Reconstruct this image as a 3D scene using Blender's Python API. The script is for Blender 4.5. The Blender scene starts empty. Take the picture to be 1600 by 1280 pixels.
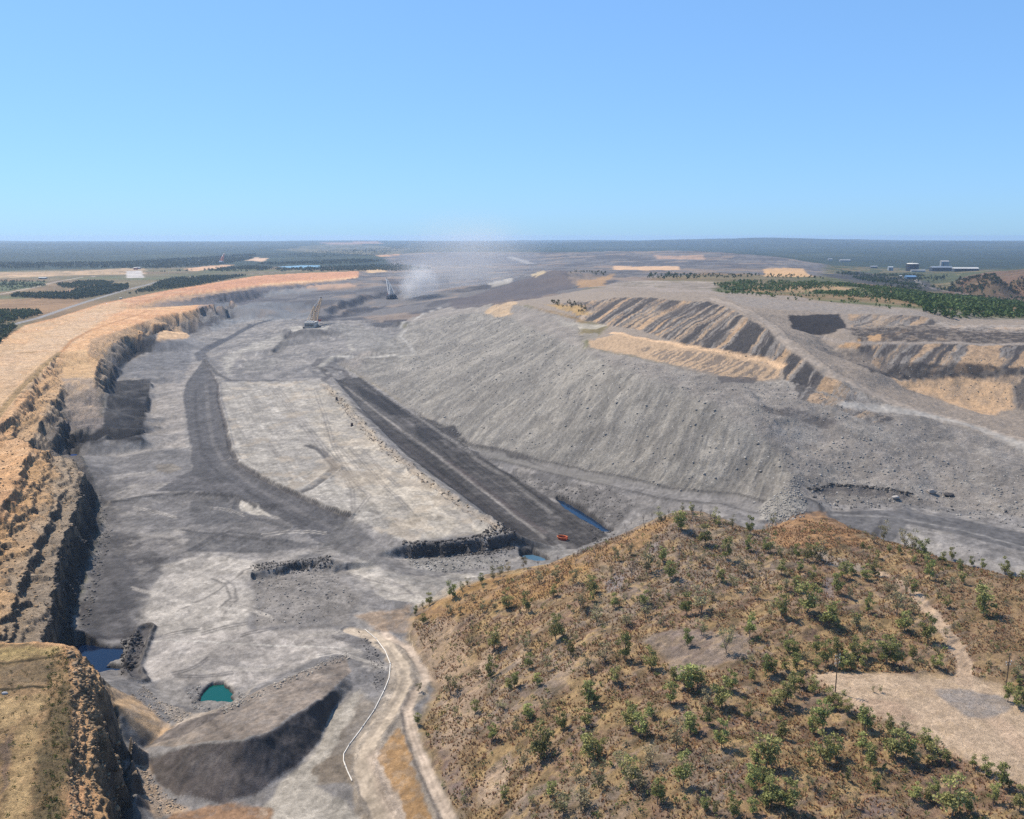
import bpy, math, random
import numpy as np
from mathutils import Vector, geometry
from mathutils.bvhtree import BVHTree

random.seed(7); RNG = np.random.default_rng(11)
SC = bpy.context.scene
COL = SC.collection

# ------------------------------------------------------------------ camera
F = 1350.0                                   # focal length in photo pixels (1600 wide)
PITCH = math.atan((640 - 369.0) / F)
CZ = 170.0
cam = bpy.data.cameras.new('camera'); camo = bpy.data.objects.new('camera', cam); COL.objects.link(camo)
camo.location = (0, 0, CZ); camo.rotation_euler = (math.pi / 2 - PITCH, 0, 0)
cam.sensor_fit = 'HORIZONTAL'; cam.sensor_width = 36.0; cam.lens = 36.0 * F / 1600.0
cam.clip_start = 1.0; cam.clip_end = 120000.0
SC.camera = camo

# ------------------------------------------------------------------ sky, sun, exposure
SUN_EL = math.radians(54.0)
SUN_AZ = math.radians(-52.0)                 # compass angle from +Y (view direction); negative = left
w = bpy.data.worlds.new('World'); SC.world = w; w.use_nodes = True
wn = w.node_tree.nodes; wl = w.node_tree.links
sky = wn.new('ShaderNodeTexSky'); sky.sky_type = 'NISHITA'; sky.sun_disc = False
sky.sun_elevation = SUN_EL; sky.sun_rotation = SUN_AZ
sky.altitude = 1000.0; sky.air_density = 1.0; sky.dust_density = 0.9; sky.ozone_density = 4.0
bg = wn['Background']; bg.inputs['Strength'].default_value = 0.15
sg = wn.new('ShaderNodeGamma'); sg.inputs['Gamma'].default_value = 0.5
sm_ = wn.new('ShaderNodeVectorMath'); sm_.operation = 'MULTIPLY'; sm_.inputs[1].default_value = (0.93, 1.51, 2.24)
wl.new(sky.outputs['Color'], sg.inputs['Color']); wl.new(sg.outputs['Color'], sm_.inputs[0]); wl.new(sm_.outputs['Vector'], bg.inputs['Color'])
sl = bpy.data.lights.new('sun', 'SUN'); sl.energy = 5.0; sl.angle = math.radians(0.53); sl.color = (1.0, 0.91, 0.78)
so = bpy.data.objects.new('sun', sl); COL.objects.link(so); so.location = (-300, 200, 600)
sv = Vector((math.sin(SUN_AZ) * math.cos(SUN_EL), math.cos(SUN_AZ) * math.cos(SUN_EL), math.sin(SUN_EL)))
so.rotation_euler = (-sv).to_track_quat('-Z', 'Y').to_euler()
SC.view_settings.view_transform = 'Standard'; SC.view_settings.look = 'None'
SC.view_settings.exposure = 0.3; SC.view_settings.gamma = 1.0
SC.view_settings.use_curve_mapping = False
SC.cycles.use_denoising = False; SC.cycles.use_adaptive_sampling = False
SC.cycles.max_bounces = 6; SC.cycles.diffuse_bounces = 2; SC.cycles.glossy_bounces = 2
SC.cycles.transmission_bounces = 3; SC.cycles.volume_bounces = 1; SC.cycles.transparent_max_bounces = 6
SC.cycles.volume_step_rate = 1.0; SC.cycles.volume_max_steps = 256

# ------------------------------------------------------------------ helpers
def S(r, g, b):
    return tuple(((c / 255.0) / 12.92 if c / 255.0 <= 0.04045 else ((c / 255.0 + 0.055) / 1.055) ** 2.4) for c in (r, g, b))
cp, sp = math.cos(PITCH), math.sin(PITCH)
def ray(px, py):
    u = (px - 800.0) / F; v = (640.0 - py) / F
    return (u, cp + v * sp, v * cp - sp)
def at(px, py, z):
    d = ray(px, py); t = (CZ - z) / -d[2]
    return (d[0] * t, d[1] * t, z)
def tag(o, label=None, cat=None, group=None, kind=None):
    if label: o['label'] = label
    if cat: o['category'] = cat
    if group: o['group'] = group
    if kind: o['kind'] = kind
    return o

def _h(ix, iy, s):
    n = (ix.astype(np.int64) * 374761393 + iy.astype(np.int64) * 668265263 + s * 974634541) & 0x7fffffff
    n = ((n ^ (n >> 13)) * 1274126177) & 0x7fffffff
    n = (n ^ (n >> 16)) & 0xffffff
    return n.astype(np.float64) / 0xffffff
def vnoise(x, y, s=0):
    x0 = np.floor(x); y0 = np.floor(y); fx = x - x0; fy = y - y0
    fx = fx * fx * (3 - 2 * fx); fy = fy * fy * (3 - 2 * fy)
    x0 = x0.astype(np.int64); y0 = y0.astype(np.int64)
    a = _h(x0, y0, s); b = _h(x0 + 1, y0, s); c = _h(x0, y0 + 1, s); d = _h(x0 + 1, y0 + 1, s)
    return (a + (b - a) * fx) * (1 - fy) + (c + (d - c) * fx) * fy
def fbm(x, y, s=0, octv=4, gain=0.5):
    o = np.zeros_like(x); amp = 1.0; tot = 0.0
    for i in range(octv):
        o += amp * vnoise(x, y, s + i * 17); tot += amp; amp *= gain
        x = x * 2.03 + 13.7; y = y * 2.03 - 7.1
    return o / tot                                   # 0..1, mean .5
def sstep(a, b, x):
    t = np.clip((x - a) / (b - a), 0, 1); return t * t * (3 - 2 * t)

# ------------------------------------------------------------------ terrain breaklines (survey points)
PTS = []
def dens(l, step=7.0):
    out = []
    for (a, b) in zip(l[:-1], l[1:]):
        n = max(1, int(math.hypot(b[0] - a[0], b[1] - a[1]) / step))
        for i in range(n):
            k = i / n; out.append(tuple(a[j] + (b[j] - a[j]) * k for j in range(len(a))))
    out.append(tuple(l[-1])); return out
def line(l, step=7.0):
    w = [at(*p) for p in dens(l, step)]; PTS.extend(w); return w
def bench(l, drop, run, side=1, step=6.0, wob=0.0, seed=0):
    """a crest line and, offset to its right (side=1), the toe below it"""
    w = [at(*p) for p in dens(l, step)]
    n = len(w); toe = []
    arr = np.array(w)
    wv = (fbm(np.arange(n) * 0.45, np.zeros(n) + seed * 3.3, seed, 3) - 0.5) * 2 * wob
    T = np.gradient(arr[:, :2], axis=0); T /= np.linalg.norm(T, axis=1)[:, None] + 1e-9
    N = np.stack([T[:, 1], -T[:, 0]], 1) * side
    arr[:, :2] += N * wv[:, None]
    rv = fbm(np.arange(n) * .8, np.zeros(n) + seed * 1.7 + .5, seed + 60, 3)
    for i in range(n):
        k = 1.0 if not wob else (.35 + 3.2 * float(sstep(.40, .68, rv[i])) if drop < 14 else .6 + .9 * float(sstep(.40, .68, rv[i]))); dk = 1.0 if not wob else 1.0 - .25 * float(sstep(.5, .7, rv[i]))
        toe.append((arr[i, 0] + N[i, 0] * run * k, arr[i, 1] + N[i, 1] * run * k, arr[i, 2] - drop * dk))
    PTS.extend(map(tuple, arr)); PTS.extend(toe)
    return arr, toe
def wpts(l): PTS.extend(l)

# left plain and plateau
line([(-180,540,0),(0,535,0),(40,510,0),(90,497,0),(160,475,0),(260,455,0),(400,432,0),(480,427,0),(560,424,0)], 20)
line([(-180,500,-1),(0,480,-1),(150,462,-1),(300,440,-1),(420,425,-1)], 30)
line([(-200,424,-4),(0,424,-4),(200,420,-4),(360,414,-4),(560,408,-4)], 40)
line([(-200,620,0),(-120,620,0),(-60,600,0),(-20,600,0),(30,545,0),(100,520,0)], 25)
line([(-200,760,0),(-100,700,0),(-40,680,0),(-10,678,0)], 20)
# far rings
for d, z in ((7000, -6), (9500, -8), (14000, -10), (20000, -10), (31500, -10), (45000, -10)):
    for k in range(-50, 51, 5):
        a = math.radians(k)
        if d == 7000 and -8 < k < 20: continue
        wpts([(math.sin(a) * d, math.cos(a) * d, z)])

# ---- section 3 of the highwall (far, left)
line([(-60,704,0),(-30,690,0),(0,645,0),(30,608,0),(70,568,0),(92,552,0),(137,549,0)], 8)
bench([(-60,742,0),(-20,690,0),(0,666,0),(20,648,0),(40,622,0),(50,602,0),(75,573,0),(87,556,0)], 7, 2.5, 1, wob=1.5, seed=1)
bench([(20,678,-7),(38,648,-7),(62,610,-7),(80,590,-7),(92,570,-7)], 6, 2.5, 1, wob=2, seed=2)
bench([(48,690,-14),(60,668,-14),(75,645,-14),(88,625,-14),(97,606,-13)], 11, 3, 1, wob=2, seed=3)
bench([(80,694,-25),(88,676,-25),(97,660,-25),(102,648,-24)], 16, 4, 1, wob=1, seed=4)
line([(97,553,0),(135,550,0)]); line([(100,600,-14),(145,597,-14)]); line([(106,640,-27),(160,636,-28)])
line([(110,665,-36),(160,668,-37)])
# wall right of the ramp
line([(137,546,-2),(138,534,-2),(160,525,-3),(190,515,-3),(212,507,-3),(245,495,-3),(285,488,-3),(320,479,-3),(360,469,-3)], 6)
bench([(148,603,-14),(150,585,-13),(156,560,-12),(170,541,-12),(190,529,-12),(228,518,-12),(240,513,-12),(262,506,-13),(277,499,-13)], 9, 3, 1, wob=2, seed=5)
bench([(166,612,-25),(169,598,-24),(174,575,-24),(184,553,-24),(205,536,-24),(230,523,-24),(241,520,-24)], 20, 8, 1, wob=2, seed=6)
# tan talus fan and the far part of the left wall
line([(245,538,-46),(270,533,-46),(293,529,-46),(300,520,-45)], 6)
line([(262,516,-30),(280,508,-28)], 6)
bench([(292,512,-34),(312,503,-34),(340,492,-34),(365,482,-32)], 10, 8, 1, wob=2, seed=7)
line([(300,498,-15),(330,487,-15),(400,470,-15)], 8)
# far plateau benches along the pit, x>250
bench([(200,478,0),(250,463,0),(330,453,0),(400,444,0),(480,439,0),(560,432,0)], 8, 20, 1)
bench([(300,468,-9),(340,460,-9),(400,452,-9),(450,448,-9),(520,440,-9)], 10, 18, 1)
bench([(330,468,-20),(360,464,-20),(420,455,-20),(470,449,-20)], 18, 16, 1)
line([(380,485,-38),(420,470,-36),(470,462,-38),(520,455,-30)], 10)
line([(470,448,-16),(520,446,-12),(560,441,-14)], 10)
bench([(505,480,-14),(560,462,-14),(600,455,-14),(640,452,-14)], 22, 20, 1)
bench([(480,500,-30),(560,480,-30),(600,476,-30)], 10, 14, 1)
line([(440,497,-38),(480,492,-40),(540,487,-42),(600,480,-40)], 9)
line([(560,424,0),(640,426,0),(700,428,2),(800,428,6)], 12)
line([(620,440,-12),(680,440,-14),(760,438,-10)], 12)
line([(590,466,-20),(620,466,-20),(650,463,-18)], 6)
line([(640,455,-12),(660,457,-10),(690,455,-8)], 6)
line([(560,505,-32),(620,492,-24),(680,484,-14),(720,480,-6)], 8)
line([(575,507,-38),(620,510,-38),(640,500,-30)], 7)
# ---- section 2 of the highwall
line([(-120,800,0),(-60,740,0),(-20,690,0),(20,690,0)], 12)
bench([(30,684,0),(46,691,0),(45,706,0),(35,737,0),(20,767,0),(0,792,0),(-30,830,0),(-80,900,0)], 8, 2.2, -1, wob=1.5, seed=11)
bench([(78,702,-9),(72,727,-9),(60,760,-9),(42,793,-9),(20,827,-9),(0,856,-9),(-40,910,-9)], 5, 2.0, -1, wob=2.2, seed=12)
bench([(92,765,-15),(88,788,-15),(75,817,-15),(60,847,-15),(45,890,-15),(28,930,-15),(8,982,-14),(-20,1020,-12)], 6, 2.2, -1, wob=2.2, seed=13)
bench([(112,717,-22),(130,738,-22),(126,760,-22),(118,790,-22),(106,828,-22),(92,858,-22),(87,900,-22),(77,955,-22),(64,1000,-22),(48,1050,-22)], 28, 6, -1, wob=3.0, seed=14)
for p in ((30,684,0),(46,691,0),(60,696,-6),(78,702,-9),(95,709,-16),(112,717,-22)):
    q = at(*p); wpts([(q[0] + 6, q[1] + 22, -46 if p[0] > 60 else -40)])
line([(103,700,-49),(112,705,-50),(125,718,-50)], 4)
# coal shelf below section 3
line([(104,690,-37),(150,688,-37),(222,684,-37)], 6); line([(106,697,-50),(150,694,-50),(223,690,-49)], 6)
line([(222,684,-37),(224,660,-37),(228,630,-37),(233,605,-38),(237,590,-40)], 6); line([(228,684,-49),(231,660,-49),(236,630,-48),(241,600,-47)], 6)
line([(185,580,-42),(237,590,-40)], 6); line([(175,640,-38),(200,650,-37),(170,675,-37)], 8)
# ---- section 1 of the highwall (near, left)
line([(-150,1005,0),(-60,1003,0),(0,1003,0),(50,1005,0),(104,1008,0)], 10)
for p in ((0,1003,0),(50,1005,0),(80,1006,0)):
    q = at(*p); wpts([(q[0], q[1] + 12, -14)])
line([(-300,1280,0),(-200,1100,0),(-100,1100,0),(0,1060,0),(60,1050,0)], 40)
line([(0,1280,0),(60,1180,0),(0,1400,0),(-200,1500,0),(60,1500,0)], 30)
line([(104,1008,0),(114,1040,0),(110,1090,0),(114,1150,0),(100,1220,0),(106,1280,0),(116,1420,0),(130,1700,0)], 8)
line([(120,1018,-2),(138,1050,-4),(132,1100,-4.5),(134,1150,-5),(124,1210,-5),(130,1280,-5),(150,1420,-5),(180,1700,-5)], 8)
bench([(128,1026,-5),(148,1058,-9),(148,1100,-9),(156,1150,-9),(150,1200,-9),(158,1260,-9),(176,1340,-9),(198,1420,-9),(250,1700,-9)], 33, 7, -1, wob=3.5, seed=21)
# pit floor, near part
line([(160,1068,-38),(200,1085,-40),(240,1110,-45),(265,1140,-47)], 6)
line([(195,1160,-43),(215,1220,-46),(250,1300,-46)], 8)
line([(140,1012,-50),(180,1000,-50),(215,1000,-50),(220,1045,-50),(250,1080,-49)], 8)
line([(170,770,-50),(160,850,-50),(140,930,-50),(150,980,-50)], 10)
line([(240,1240,-48),(300,1275,-48),(400,1285,-48),(520,1300,-48),(600,1420,-46)], 20)
line([(260,1000,-49),(400,990,-48),(520,1000,-47),(545,1030,-46)], 20)
line([(300,1110,-49),(340,1110,-50),(400,1070,-49)], 12)
line([(200,900,-49),(300,900,-48),(400,870,-47),(390,930,-48),(300,960,-49)], 20)
# coal heap near the bottom
line([(225,1170,-48),(262,1140,-46),(320,1115,-42),(380,1092,-41),(440,1066,-41),(500,1040,-42),(540,1028,-46)], 6)
line([(228,1180,-46),(300,1163,-37.5),(380,1160,-34.5),(418,1148,-34.5),(465,1114,-35.5),(505,1092,-38.5),(545,1052,-44)], 6)
line([(232,1200,-48),(246,1225,-49),(275,1247,-49),(350,1260,-49),(398,1246,-49),(468,1196,-48),(500,1160,-48),(520,1110,-47),(552,1075,-46)], 6)
# benches and the berm of the lower floor
bench([(172,782,-46),(230,774,-46),(290,769,-46),(370,775,-46),(398,790,-46)], 3, 4, 1)
line([(170,745,-46),(250,735,-45),(300,720,-44),(296,690,-44)], 10)
bench([(395,892,-45),(430,884,-45),(510,876,-45),(540,880,-46)], 5, 4, 1, wob=1.5, seed=31)
line([(400,930,-48),(470,920,-44),(540,930,-44),(480,960,-45)], 12)
line([(180,712,-49),(240,700,-48),(285,690,-46),(285,650,-45),(270,600,-45),(300,570,-44)], 12)
# haul road (west) and the pale panel with its edges
line([(318,560,-43),(340,600,-43),(341,625,-43),(350,660,-43),(358,700,-43),(370,726,-43),(400,745,-43),(455,772,-43),(500,793,-43),(545,810,-44)], 7)
line([(345,596,-41),(347,625,-41),(356,660,-41),(365,700,-41),(376,722,-41),(404,741,-41),(458,767,-41),(503,788,-41),(548,804,-41),(600,830,-42)], 7)
line([(515,590,-40),(560,642,-41),(620,706,-41),(700,764,-41),(790,826,-41)], 7)
line([(526,590,-46),(572,642,-50),(634,706,-51),(712,764,-51),(806,834,-52)], 7)
bench([(628,852,-43),(690,850,-42),(740,844,-42),(800,831,-41)], 9, 3, 1, wob=2.5, seed=32)
line([(630,888,-49),(700,900,-49),(760,888,-51),(800,872,-52),(840,868,-54)], 10)
line([(560,850,-46),(600,880,-47),(660,912,-47),(720,905,-48)], 10)
# coal strip and the pit bottom
line([(562,590,-48),(620,630,-51),(680,662,-52),(770,724,-53),(868,782,-54),(905,800,-55),(955,836,-55)], 7)
line([(870,858,-54),(905,853,-54),(955,840,-54)], 8)
# ---- spoil side road and the bank below it
line([(735,700,-50),(775,716,-49),(860,738,-45),(950,757,-39),(1040,776,-35),(1140,786,-31),(1200,800,-28)], 7)
line([(778,708,-48),(860,728,-44),(950,746,-38),(1040,768,-34),(1140,779,-30)], 7)
line([(800,742,-52),(860,765,-52),(905,788,-52),(950,818,-53),(965,826,-53)], 7)
# spoil slope: toe and rim
line([(530,572,-42),(565,588,-46),(600,610,-50),(650,643,-50),(700,676,-50),(735,696,-50)], 7)
RIM = [(640,502,-8),(690,494,6),(740,490,16),(790,494,24),(820,508,30),(860,524,33),(930,558,35),(1000,585,34),(1060,606,30),(1130,641,22),(1190,681,8),(1220,705,0),(1240,735,-8),(1232,770,-16),(1205,800,-26)]
line(RIM, 7)
line([(520,556,-30),(580,556,-30),(645,556,-30)], 7); line([(640,530,-22),(655,545,-26),(690,560,-24)], 7)
# middle ground round the first dragline
line([(345,592,-41),(420,592,-41),(500,590,-41)], 12)
line([(330,560,-40),(400,555,-36),(450,560,-34),(510,565,-34)], 12)
line([(330,545,-43),(365,525,-43),(400,508,-42)], 10)
bench([(372,553,-34),(400,550,-32),(425,546,-30),(438,534,-30),(446,522,-29)], 7, 8, 1, wob=2, seed=33)
line([(385,535,-33),(420,522,-29),(445,516,-24)], 10)
line([(455,512,-15),(475,514,-15),(500,514,-15),(530,508,-16),(560,505,-18)], 6)
line([(440,503,-22),(480,503,-16),(520,502,-17)], 8); line([(450,530,-27),(500,528,-27),(540,530,-26)], 8)
line([(545,505,-18),(580,525,-21),(625,550,-27)], 8); line([(600,520,-22),(630,515,-18)], 8)
# ---- tan bench behind the rim and the striped dump
line([(920,527,47),(960,522,50),(1020,532,50),(1100,549,47),(1170,564,42),(1222,578,36)], 7)
line([(915,543,39),(960,552,38),(1050,573,37),(1130,592,34),(1180,597,32),(1215,597,31)], 7)
line([(1000,519,51),(1060,537,50),(1120,552,47),(1180,563,42),(1222,574,37)], 7)
line([(820,475,45),(900,495,46),(950,510,48),(1000,516,52)], 8)
CREST = [(760,470,40),(840,470,48),(900,474,58),(960,464,74),(1000,463,80),(1060,468,83),(1110,471,84),(1150,485,82),(1200,512,72),(1240,546,56),(1290,581,40),(1350,613,26),(1420,643,14),(1500,663,6),(1600,693,-2),(1700,730,-10)]
line(CREST, 7)
line([(970,488,63),(1060,503,65),(1130,516,64),(1190,540,55),(1240,570,42)], 7); line([(970,490,63),(1060,505,65),(1130,518,64),(1190,542,55),(1240,572,42)], 7)
line([(960,455,76),(1040,458,82),(1120,464,84),(1190,482,80),(1240,508,66),(1280,540,46),(1330,575,30),(1400,600,20),(1480,636,9),(1600,676,0),(1700,705,-8)], 8)
# spoil plateau on the right, in front of the ridge road
line([(1240,640,20),(1300,636,20),(1380,650,12),(1460,668,4),(1560,695,-4),(1660,730,-14)], 10)
line([(1195,625,28),(1240,640,20)], 8)
bench([(1205,632,24),(1245,640,19.5),(1310,651,14.5),(1385,660,9.5)], 5, 4, 1, wob=1.2, seed=43)
line([(1200,640,19),(1250,655,12),(1310,662,10)], 8)
line([(1260,690,0),(1340,676,5),(1420,690,-2),(1500,706,-6),(1600,735,-12)], 12)
bench([(1262,762,-17),(1300,754,-15),(1360,760,-17),(1420,770,-19)], 6, 4, 1, wob=1.5, seed=41)
line([(1262,780,-24),(1350,788,-25),(1450,790,-26),(1540,800,-26),(1660,822,-26)], 12)
line([(1300,800,-26),(1400,806,-26),(1500,826,-26),(1600,858,-26),(1700,880,-26)], 12)
line([(1300,830,-30),(1400,830,-28),(1480,850,-28),(1560,880,-28),(1700,920,-28)], 14)
# right-hand dumps beyond the ridge road
line([(1120,458,84),(1280,472,76),(1440,485,70),(1460,497,66)], 10)
line([(1215,488,79),(1240,487,76),(1330,490,71),(1440,492,70)], 8)
line([(1240,516,64),(1300,518,62),(1330,512,62),(1460,510,60),(1500,508,58)], 8)
line([(1280,528,58),(1400,533,55),(1500,537,52),(1600,538,50),(1720,540,48)], 10)
line([(1470,498,60),(1560,505,56),(1720,512,54)], 12)
line([(1330,560,44),(1400,574,38),(1450,576,36),(1600,574,36),(1720,576,34)], 8)
line([(1380,584,30),(1450,585,29),(1530,588,28),(1600,590,28),(1720,600,26)], 8)
line([(1380,590,24),(1420,612,12),(1480,630,5),(1560,646,0),(1600,652,-2),(1720,670,-4)], 8)
# woodland slope and plateau, right
line([(1000,445,50),(1100,440,56),(1250,440,60),(1400,455,58),(1500,478,56),(1600,492,54),(1750,500,50)], 14)
line([(1000,430,46),(1100,430,50),(1280,432,50),(1330,440,44),(1450,460,30),(1600,478,20),(1750,482,18)], 14)
line([(1290,428,22),(1340,432,8),(1450,448,6),(1600,468,0)], 14)
line([(1250,415,0),(1320,412,-6),(1420,425,-8),(1530,425,-8),(1650,425,-8)], 14)
line([(1470,450,20),(1500,434,48),(1550,424,72),(1600,420,80),(1680,418,84)], 10); line([(1480,466,14),(1600,466,12)], 10)
line([(1480,425,10),(1530,421,40),(1600,416,60)], 10)
# heap and the far dumps in the middle
line([(700,470,-2),(780,450,10),(820,437,34),(850,426,58),(868,422,66),(885,428,62),(900,436,46),(930,443,46)], 7)
line([(720,478,6),(800,473,30),(880,462,44),(930,455,48)], 8)
line([(780,437,8),(820,428,22),(850,424,40)], 7)
line([(900,430,40),(960,420,44),(1060,420,44),(1160,420,40),(1270,432,40)], 14)
line([(830,402,20),(950,392,64),(1030,388,80),(1120,390,80),(1220,398,60),(1280,410,30)], 12)
line([(600,402,0),(640,394,30),(700,392,36),(780,394,36),(850,394,40)], 12)
line([(620,416,-20),(700,416,-24),(780,416,-20),(840,415,0)], 12)
line([(500,380,20),(560,378,40),(640,380,30)], 12)
# ---- scrub hill, right foreground
CRL = [(640,960,-43),(700,908,-33),(760,892,-28),(830,884,-20),(890,868,-11),(950,838,0),(1000,812,9),(1040,798,14),(1075,794,16),(1110,798,14),(1150,810,11),(1185,822,8),(1215,818,9),(1250,804,12),(1285,801,12),(1325,812,10),(1380,833,9),(1430,852,9),(1480,868,9),(1540,883,9),(1600,897,9.5),(1700,922,9),(1850,955,8)]
cw = line(CRL, 7)
for p in cw[::2]:
    k = math.hypot(p[0], p[1]); dx, dy = p[0] / k, p[1] / k
    f = max(4.0, (p[2] + 50) * 1.15)
    wpts([(p[0] + dx * f * .25, p[1] + dy * f * .25, p[2] - (p[2] + 48) * .13), (p[0] + dx * f * .95 + 6, p[1] + dy * f * .95, max(-48, p[2] - (p[2] + 48) * 0.9))])
line([(640,1000,-46),(655,1030,-46),(685,1075,-45),(668,1110,-44),(655,1135,-43),(672,1190,-42),(700,1240,-41),(725,1290,-40),(760,1400,-38),(820,1600,-36)], 8)
line([(700,1000,-37),(740,1060,-34),(740,1130,-32),(770,1200,-31),(800,1290,-29),(850,1450,-26)], 12)
line([(760,950,-27),(800,1020,-24),(830,1100,-21),(860,1200,-19),(900,1300,-16),(960,1450,-12)], 12)
line([(860,920,-14),(920,1000,-10),(960,1100,-8),(1000,1200,-7),(1040,1300,-6),(1100,1450,-2)], 12)
line([(960,880,-2),(1020,960,-1),(1060,1020,-1),(1090,1100,-2),(1130,1200,-2),(1180,1300,-1)], 12)
line([(1060,860,9),(1120,940,5),(1150,1010,3),(1200,1060,2),(1230,1130,0),(1290,1220,1),(1340,1320,2)], 12)
line([(1170,880,8),(1230,930,7),(1260,1000,5),(1290,1045,4)], 12)
line([(1260,860,10),(1330,900,8),(1400,950,7),(1440,1000,6),(1470,1040,5)], 12)
line([(1290,1055,4),(1400,1060,4),(1480,1060,4),(1520,1075,4),(1600,1100,4),(1750,1140,4)], 12)
line([(1300,1085,3.5),(1400,1120,3.5),(1450,1150,3.5),(1540,1200,3.5),(1600,1230,3.5),(1750,1300,3.5)], 12)
line([(1560,950,8),(1600,1000,8),(1700,1050,8)], 12)
line([(1400,1180,1),(1480,1250,1),(1600,1300,2),(1750,1500,2),(1300,1500,3)], 16)

# ------------------------------------------------------------------ triangulated survey -> fine terrain grid
def tin(pts):
    seen = {}; P2 = []
    for p in pts:
        k = (round(p[0] / 0.6), round(p[1] / 0.6))
        if k in seen: continue
        seen[k] = 1; P2.append(p)
    r = geometry.delaunay_2d_cdt([Vector((p[0], p[1])) for p in P2], [], [], 0, 1e-4)
    vs, fs, ov = r[0], r[2], r[3]
    V = []
    for i, v in enumerate(vs):
        V.append((v.x, v.y, P2[ov[i][0]][2] if ov[i] else 0.0))
    return BVHTree.FromPolygons(V, [tuple(f) for f in fs])
# closing points round the fan so that every grid vertex has ground below it
for sgn in (-1, 1):
    for d, z in ((60, 0), (150, 0), (260, 0), (420, 0), (700, 0), (1200, 10 if sgn > 0 else 0), (2200, 20 if sgn > 0 else 0), (4000, 0)):
        PTS.append((math.sin(sgn * math.radians(48)) * d, math.cos(math.radians(48)) * d, z))
PTS.append((0, 40, -30)); PTS.append((60, 60, -5)); PTS.append((-60, 60, -30)); PTS.append((-45, 170, -44)); PTS.append((20, 120, -20)); PTS.append((80, 130, 0))
TIN = tin(PTS)
ORG = Vector((0, 0, CZ))
def U(px, py):
    h = TIN.ray_cast(ORG, Vector(ray(px, py)))
    if h[0] is None:
        return at(px, max(py, 378), -8)[:2]
    return (h[0].x, h[0].y)

AZ = np.radians(np.concatenate([np.linspace(-43, -35.2, 40), np.linspace(-35, 35, 1000), np.linspace(35.2, 43, 40)]))
AA = np.concatenate([np.linspace(0.98, 0.50, 330), np.linspace(0.499, 0.05, 540), np.linspace(0.0493, 0.0056, 70)])
DD = CZ / AA
NR, NC = len(DD), len(AZ)
X = (DD[:, None] * np.sin(AZ)[None, :]); Y = (DD[:, None] * np.cos(AZ)[None, :])
DIST = np.broadcast_to(DD[:, None], X.shape)
XF, YF = X.ravel(), Y.ravel()

# ---- masks in world space
def inpoly(poly, x, y):
    ins = np.zeros(x.shape, bool); n = len(poly); j = n - 1
    for i in range(n):
        xi, yi = poly[i]; xj, yj = poly[j]
        if yi != yj:
            c = ((yi > y) != (yj > y)) & (x < (xj - xi) * (y - yi) / (yj - yi) + xi)
            ins ^= c
        j = i
    return ins
def segdist(pl, x, y, closed=False):
    best = np.full(x.shape, 1e18); along = np.zeros(x.shape); acc = 0.0
    n = len(pl)
    for i in range(n if closed else n - 1):
        ax, ay = pl[i]; bx, by = pl[(i + 1) % n]
        dx, dy = bx - ax, by - ay; L2 = dx * dx + dy * dy + 1e-9
        t = np.clip(((x - ax) * dx + (y - ay) * dy) / L2, 0, 1)
        d = (x - ax - t * dx) ** 2 + (y - ay - t * dy) ** 2
        m = d < best
        best = np.where(m, d, best); along = np.where(m, acc + t * math.sqrt(L2), along); acc += math.sqrt(L2)
    return np.sqrt(best), along
def warpxy(x, y, amp, sc, seed):
    if amp <= 0: return x, y
    return (x + (fbm(x / sc, y / sc, seed, 3) - .5) * 2 * amp, y + (fbm(x / sc + 31.7, y / sc + 9.1, seed + 5, 3) - .5) * 2 * amp)
def wpoly(px): return [U(*p) for p in px]
_seed = [100]
def mask(poly, soft=3.0, warp=3.0, ws=None):
    """soft mask (0..1) of a world polygon over the grid"""
    _seed[0] += 3
    p = np.array(poly); pad = soft + warp * 2 + 1
    sel = np.nonzero((XF > p[:, 0].min() - pad) & (XF < p[:, 0].max() + pad) & (YF > p[:, 1].min() - pad) & (YF < p[:, 1].max() + pad))[0]
    x, y = warpxy(XF[sel], YF[sel], warp, ws or max(warp * 3, 4), _seed[0])
    d, _ = segdist(poly, x, y, True); s = np.where(inpoly(poly, x, y), d, -d)
    m = sstep(-soft, soft, s)
    k = m > 0
    return sel[k], m[k]
def lmask(pl, width, soft=1.5, warp=0.0, ws=None):
    _seed[0] += 3
    p = np.array(pl); pad = width + soft + warp * 2 + 1
    sel = np.nonzero((XF > p[:, 0].min() - pad) & (XF < p[:, 0].max() + pad) & (YF > p[:, 1].min() - pad) & (YF < p[:, 1].max() + pad))[0]
    x, y = warpxy(XF[sel], YF[sel], warp, ws or max(warp * 3, 4), _seed[0])
    d, a = segdist(pl, x, y)
    m = 1 - sstep(width / 2 - soft, width / 2 + soft, d)
    k = m > 0
    return sel[k], m[k], d[k], a[k]
def full(sm):
    o = np.zeros(XF.shape); o[sm[0]] = sm[1]; return o

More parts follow.
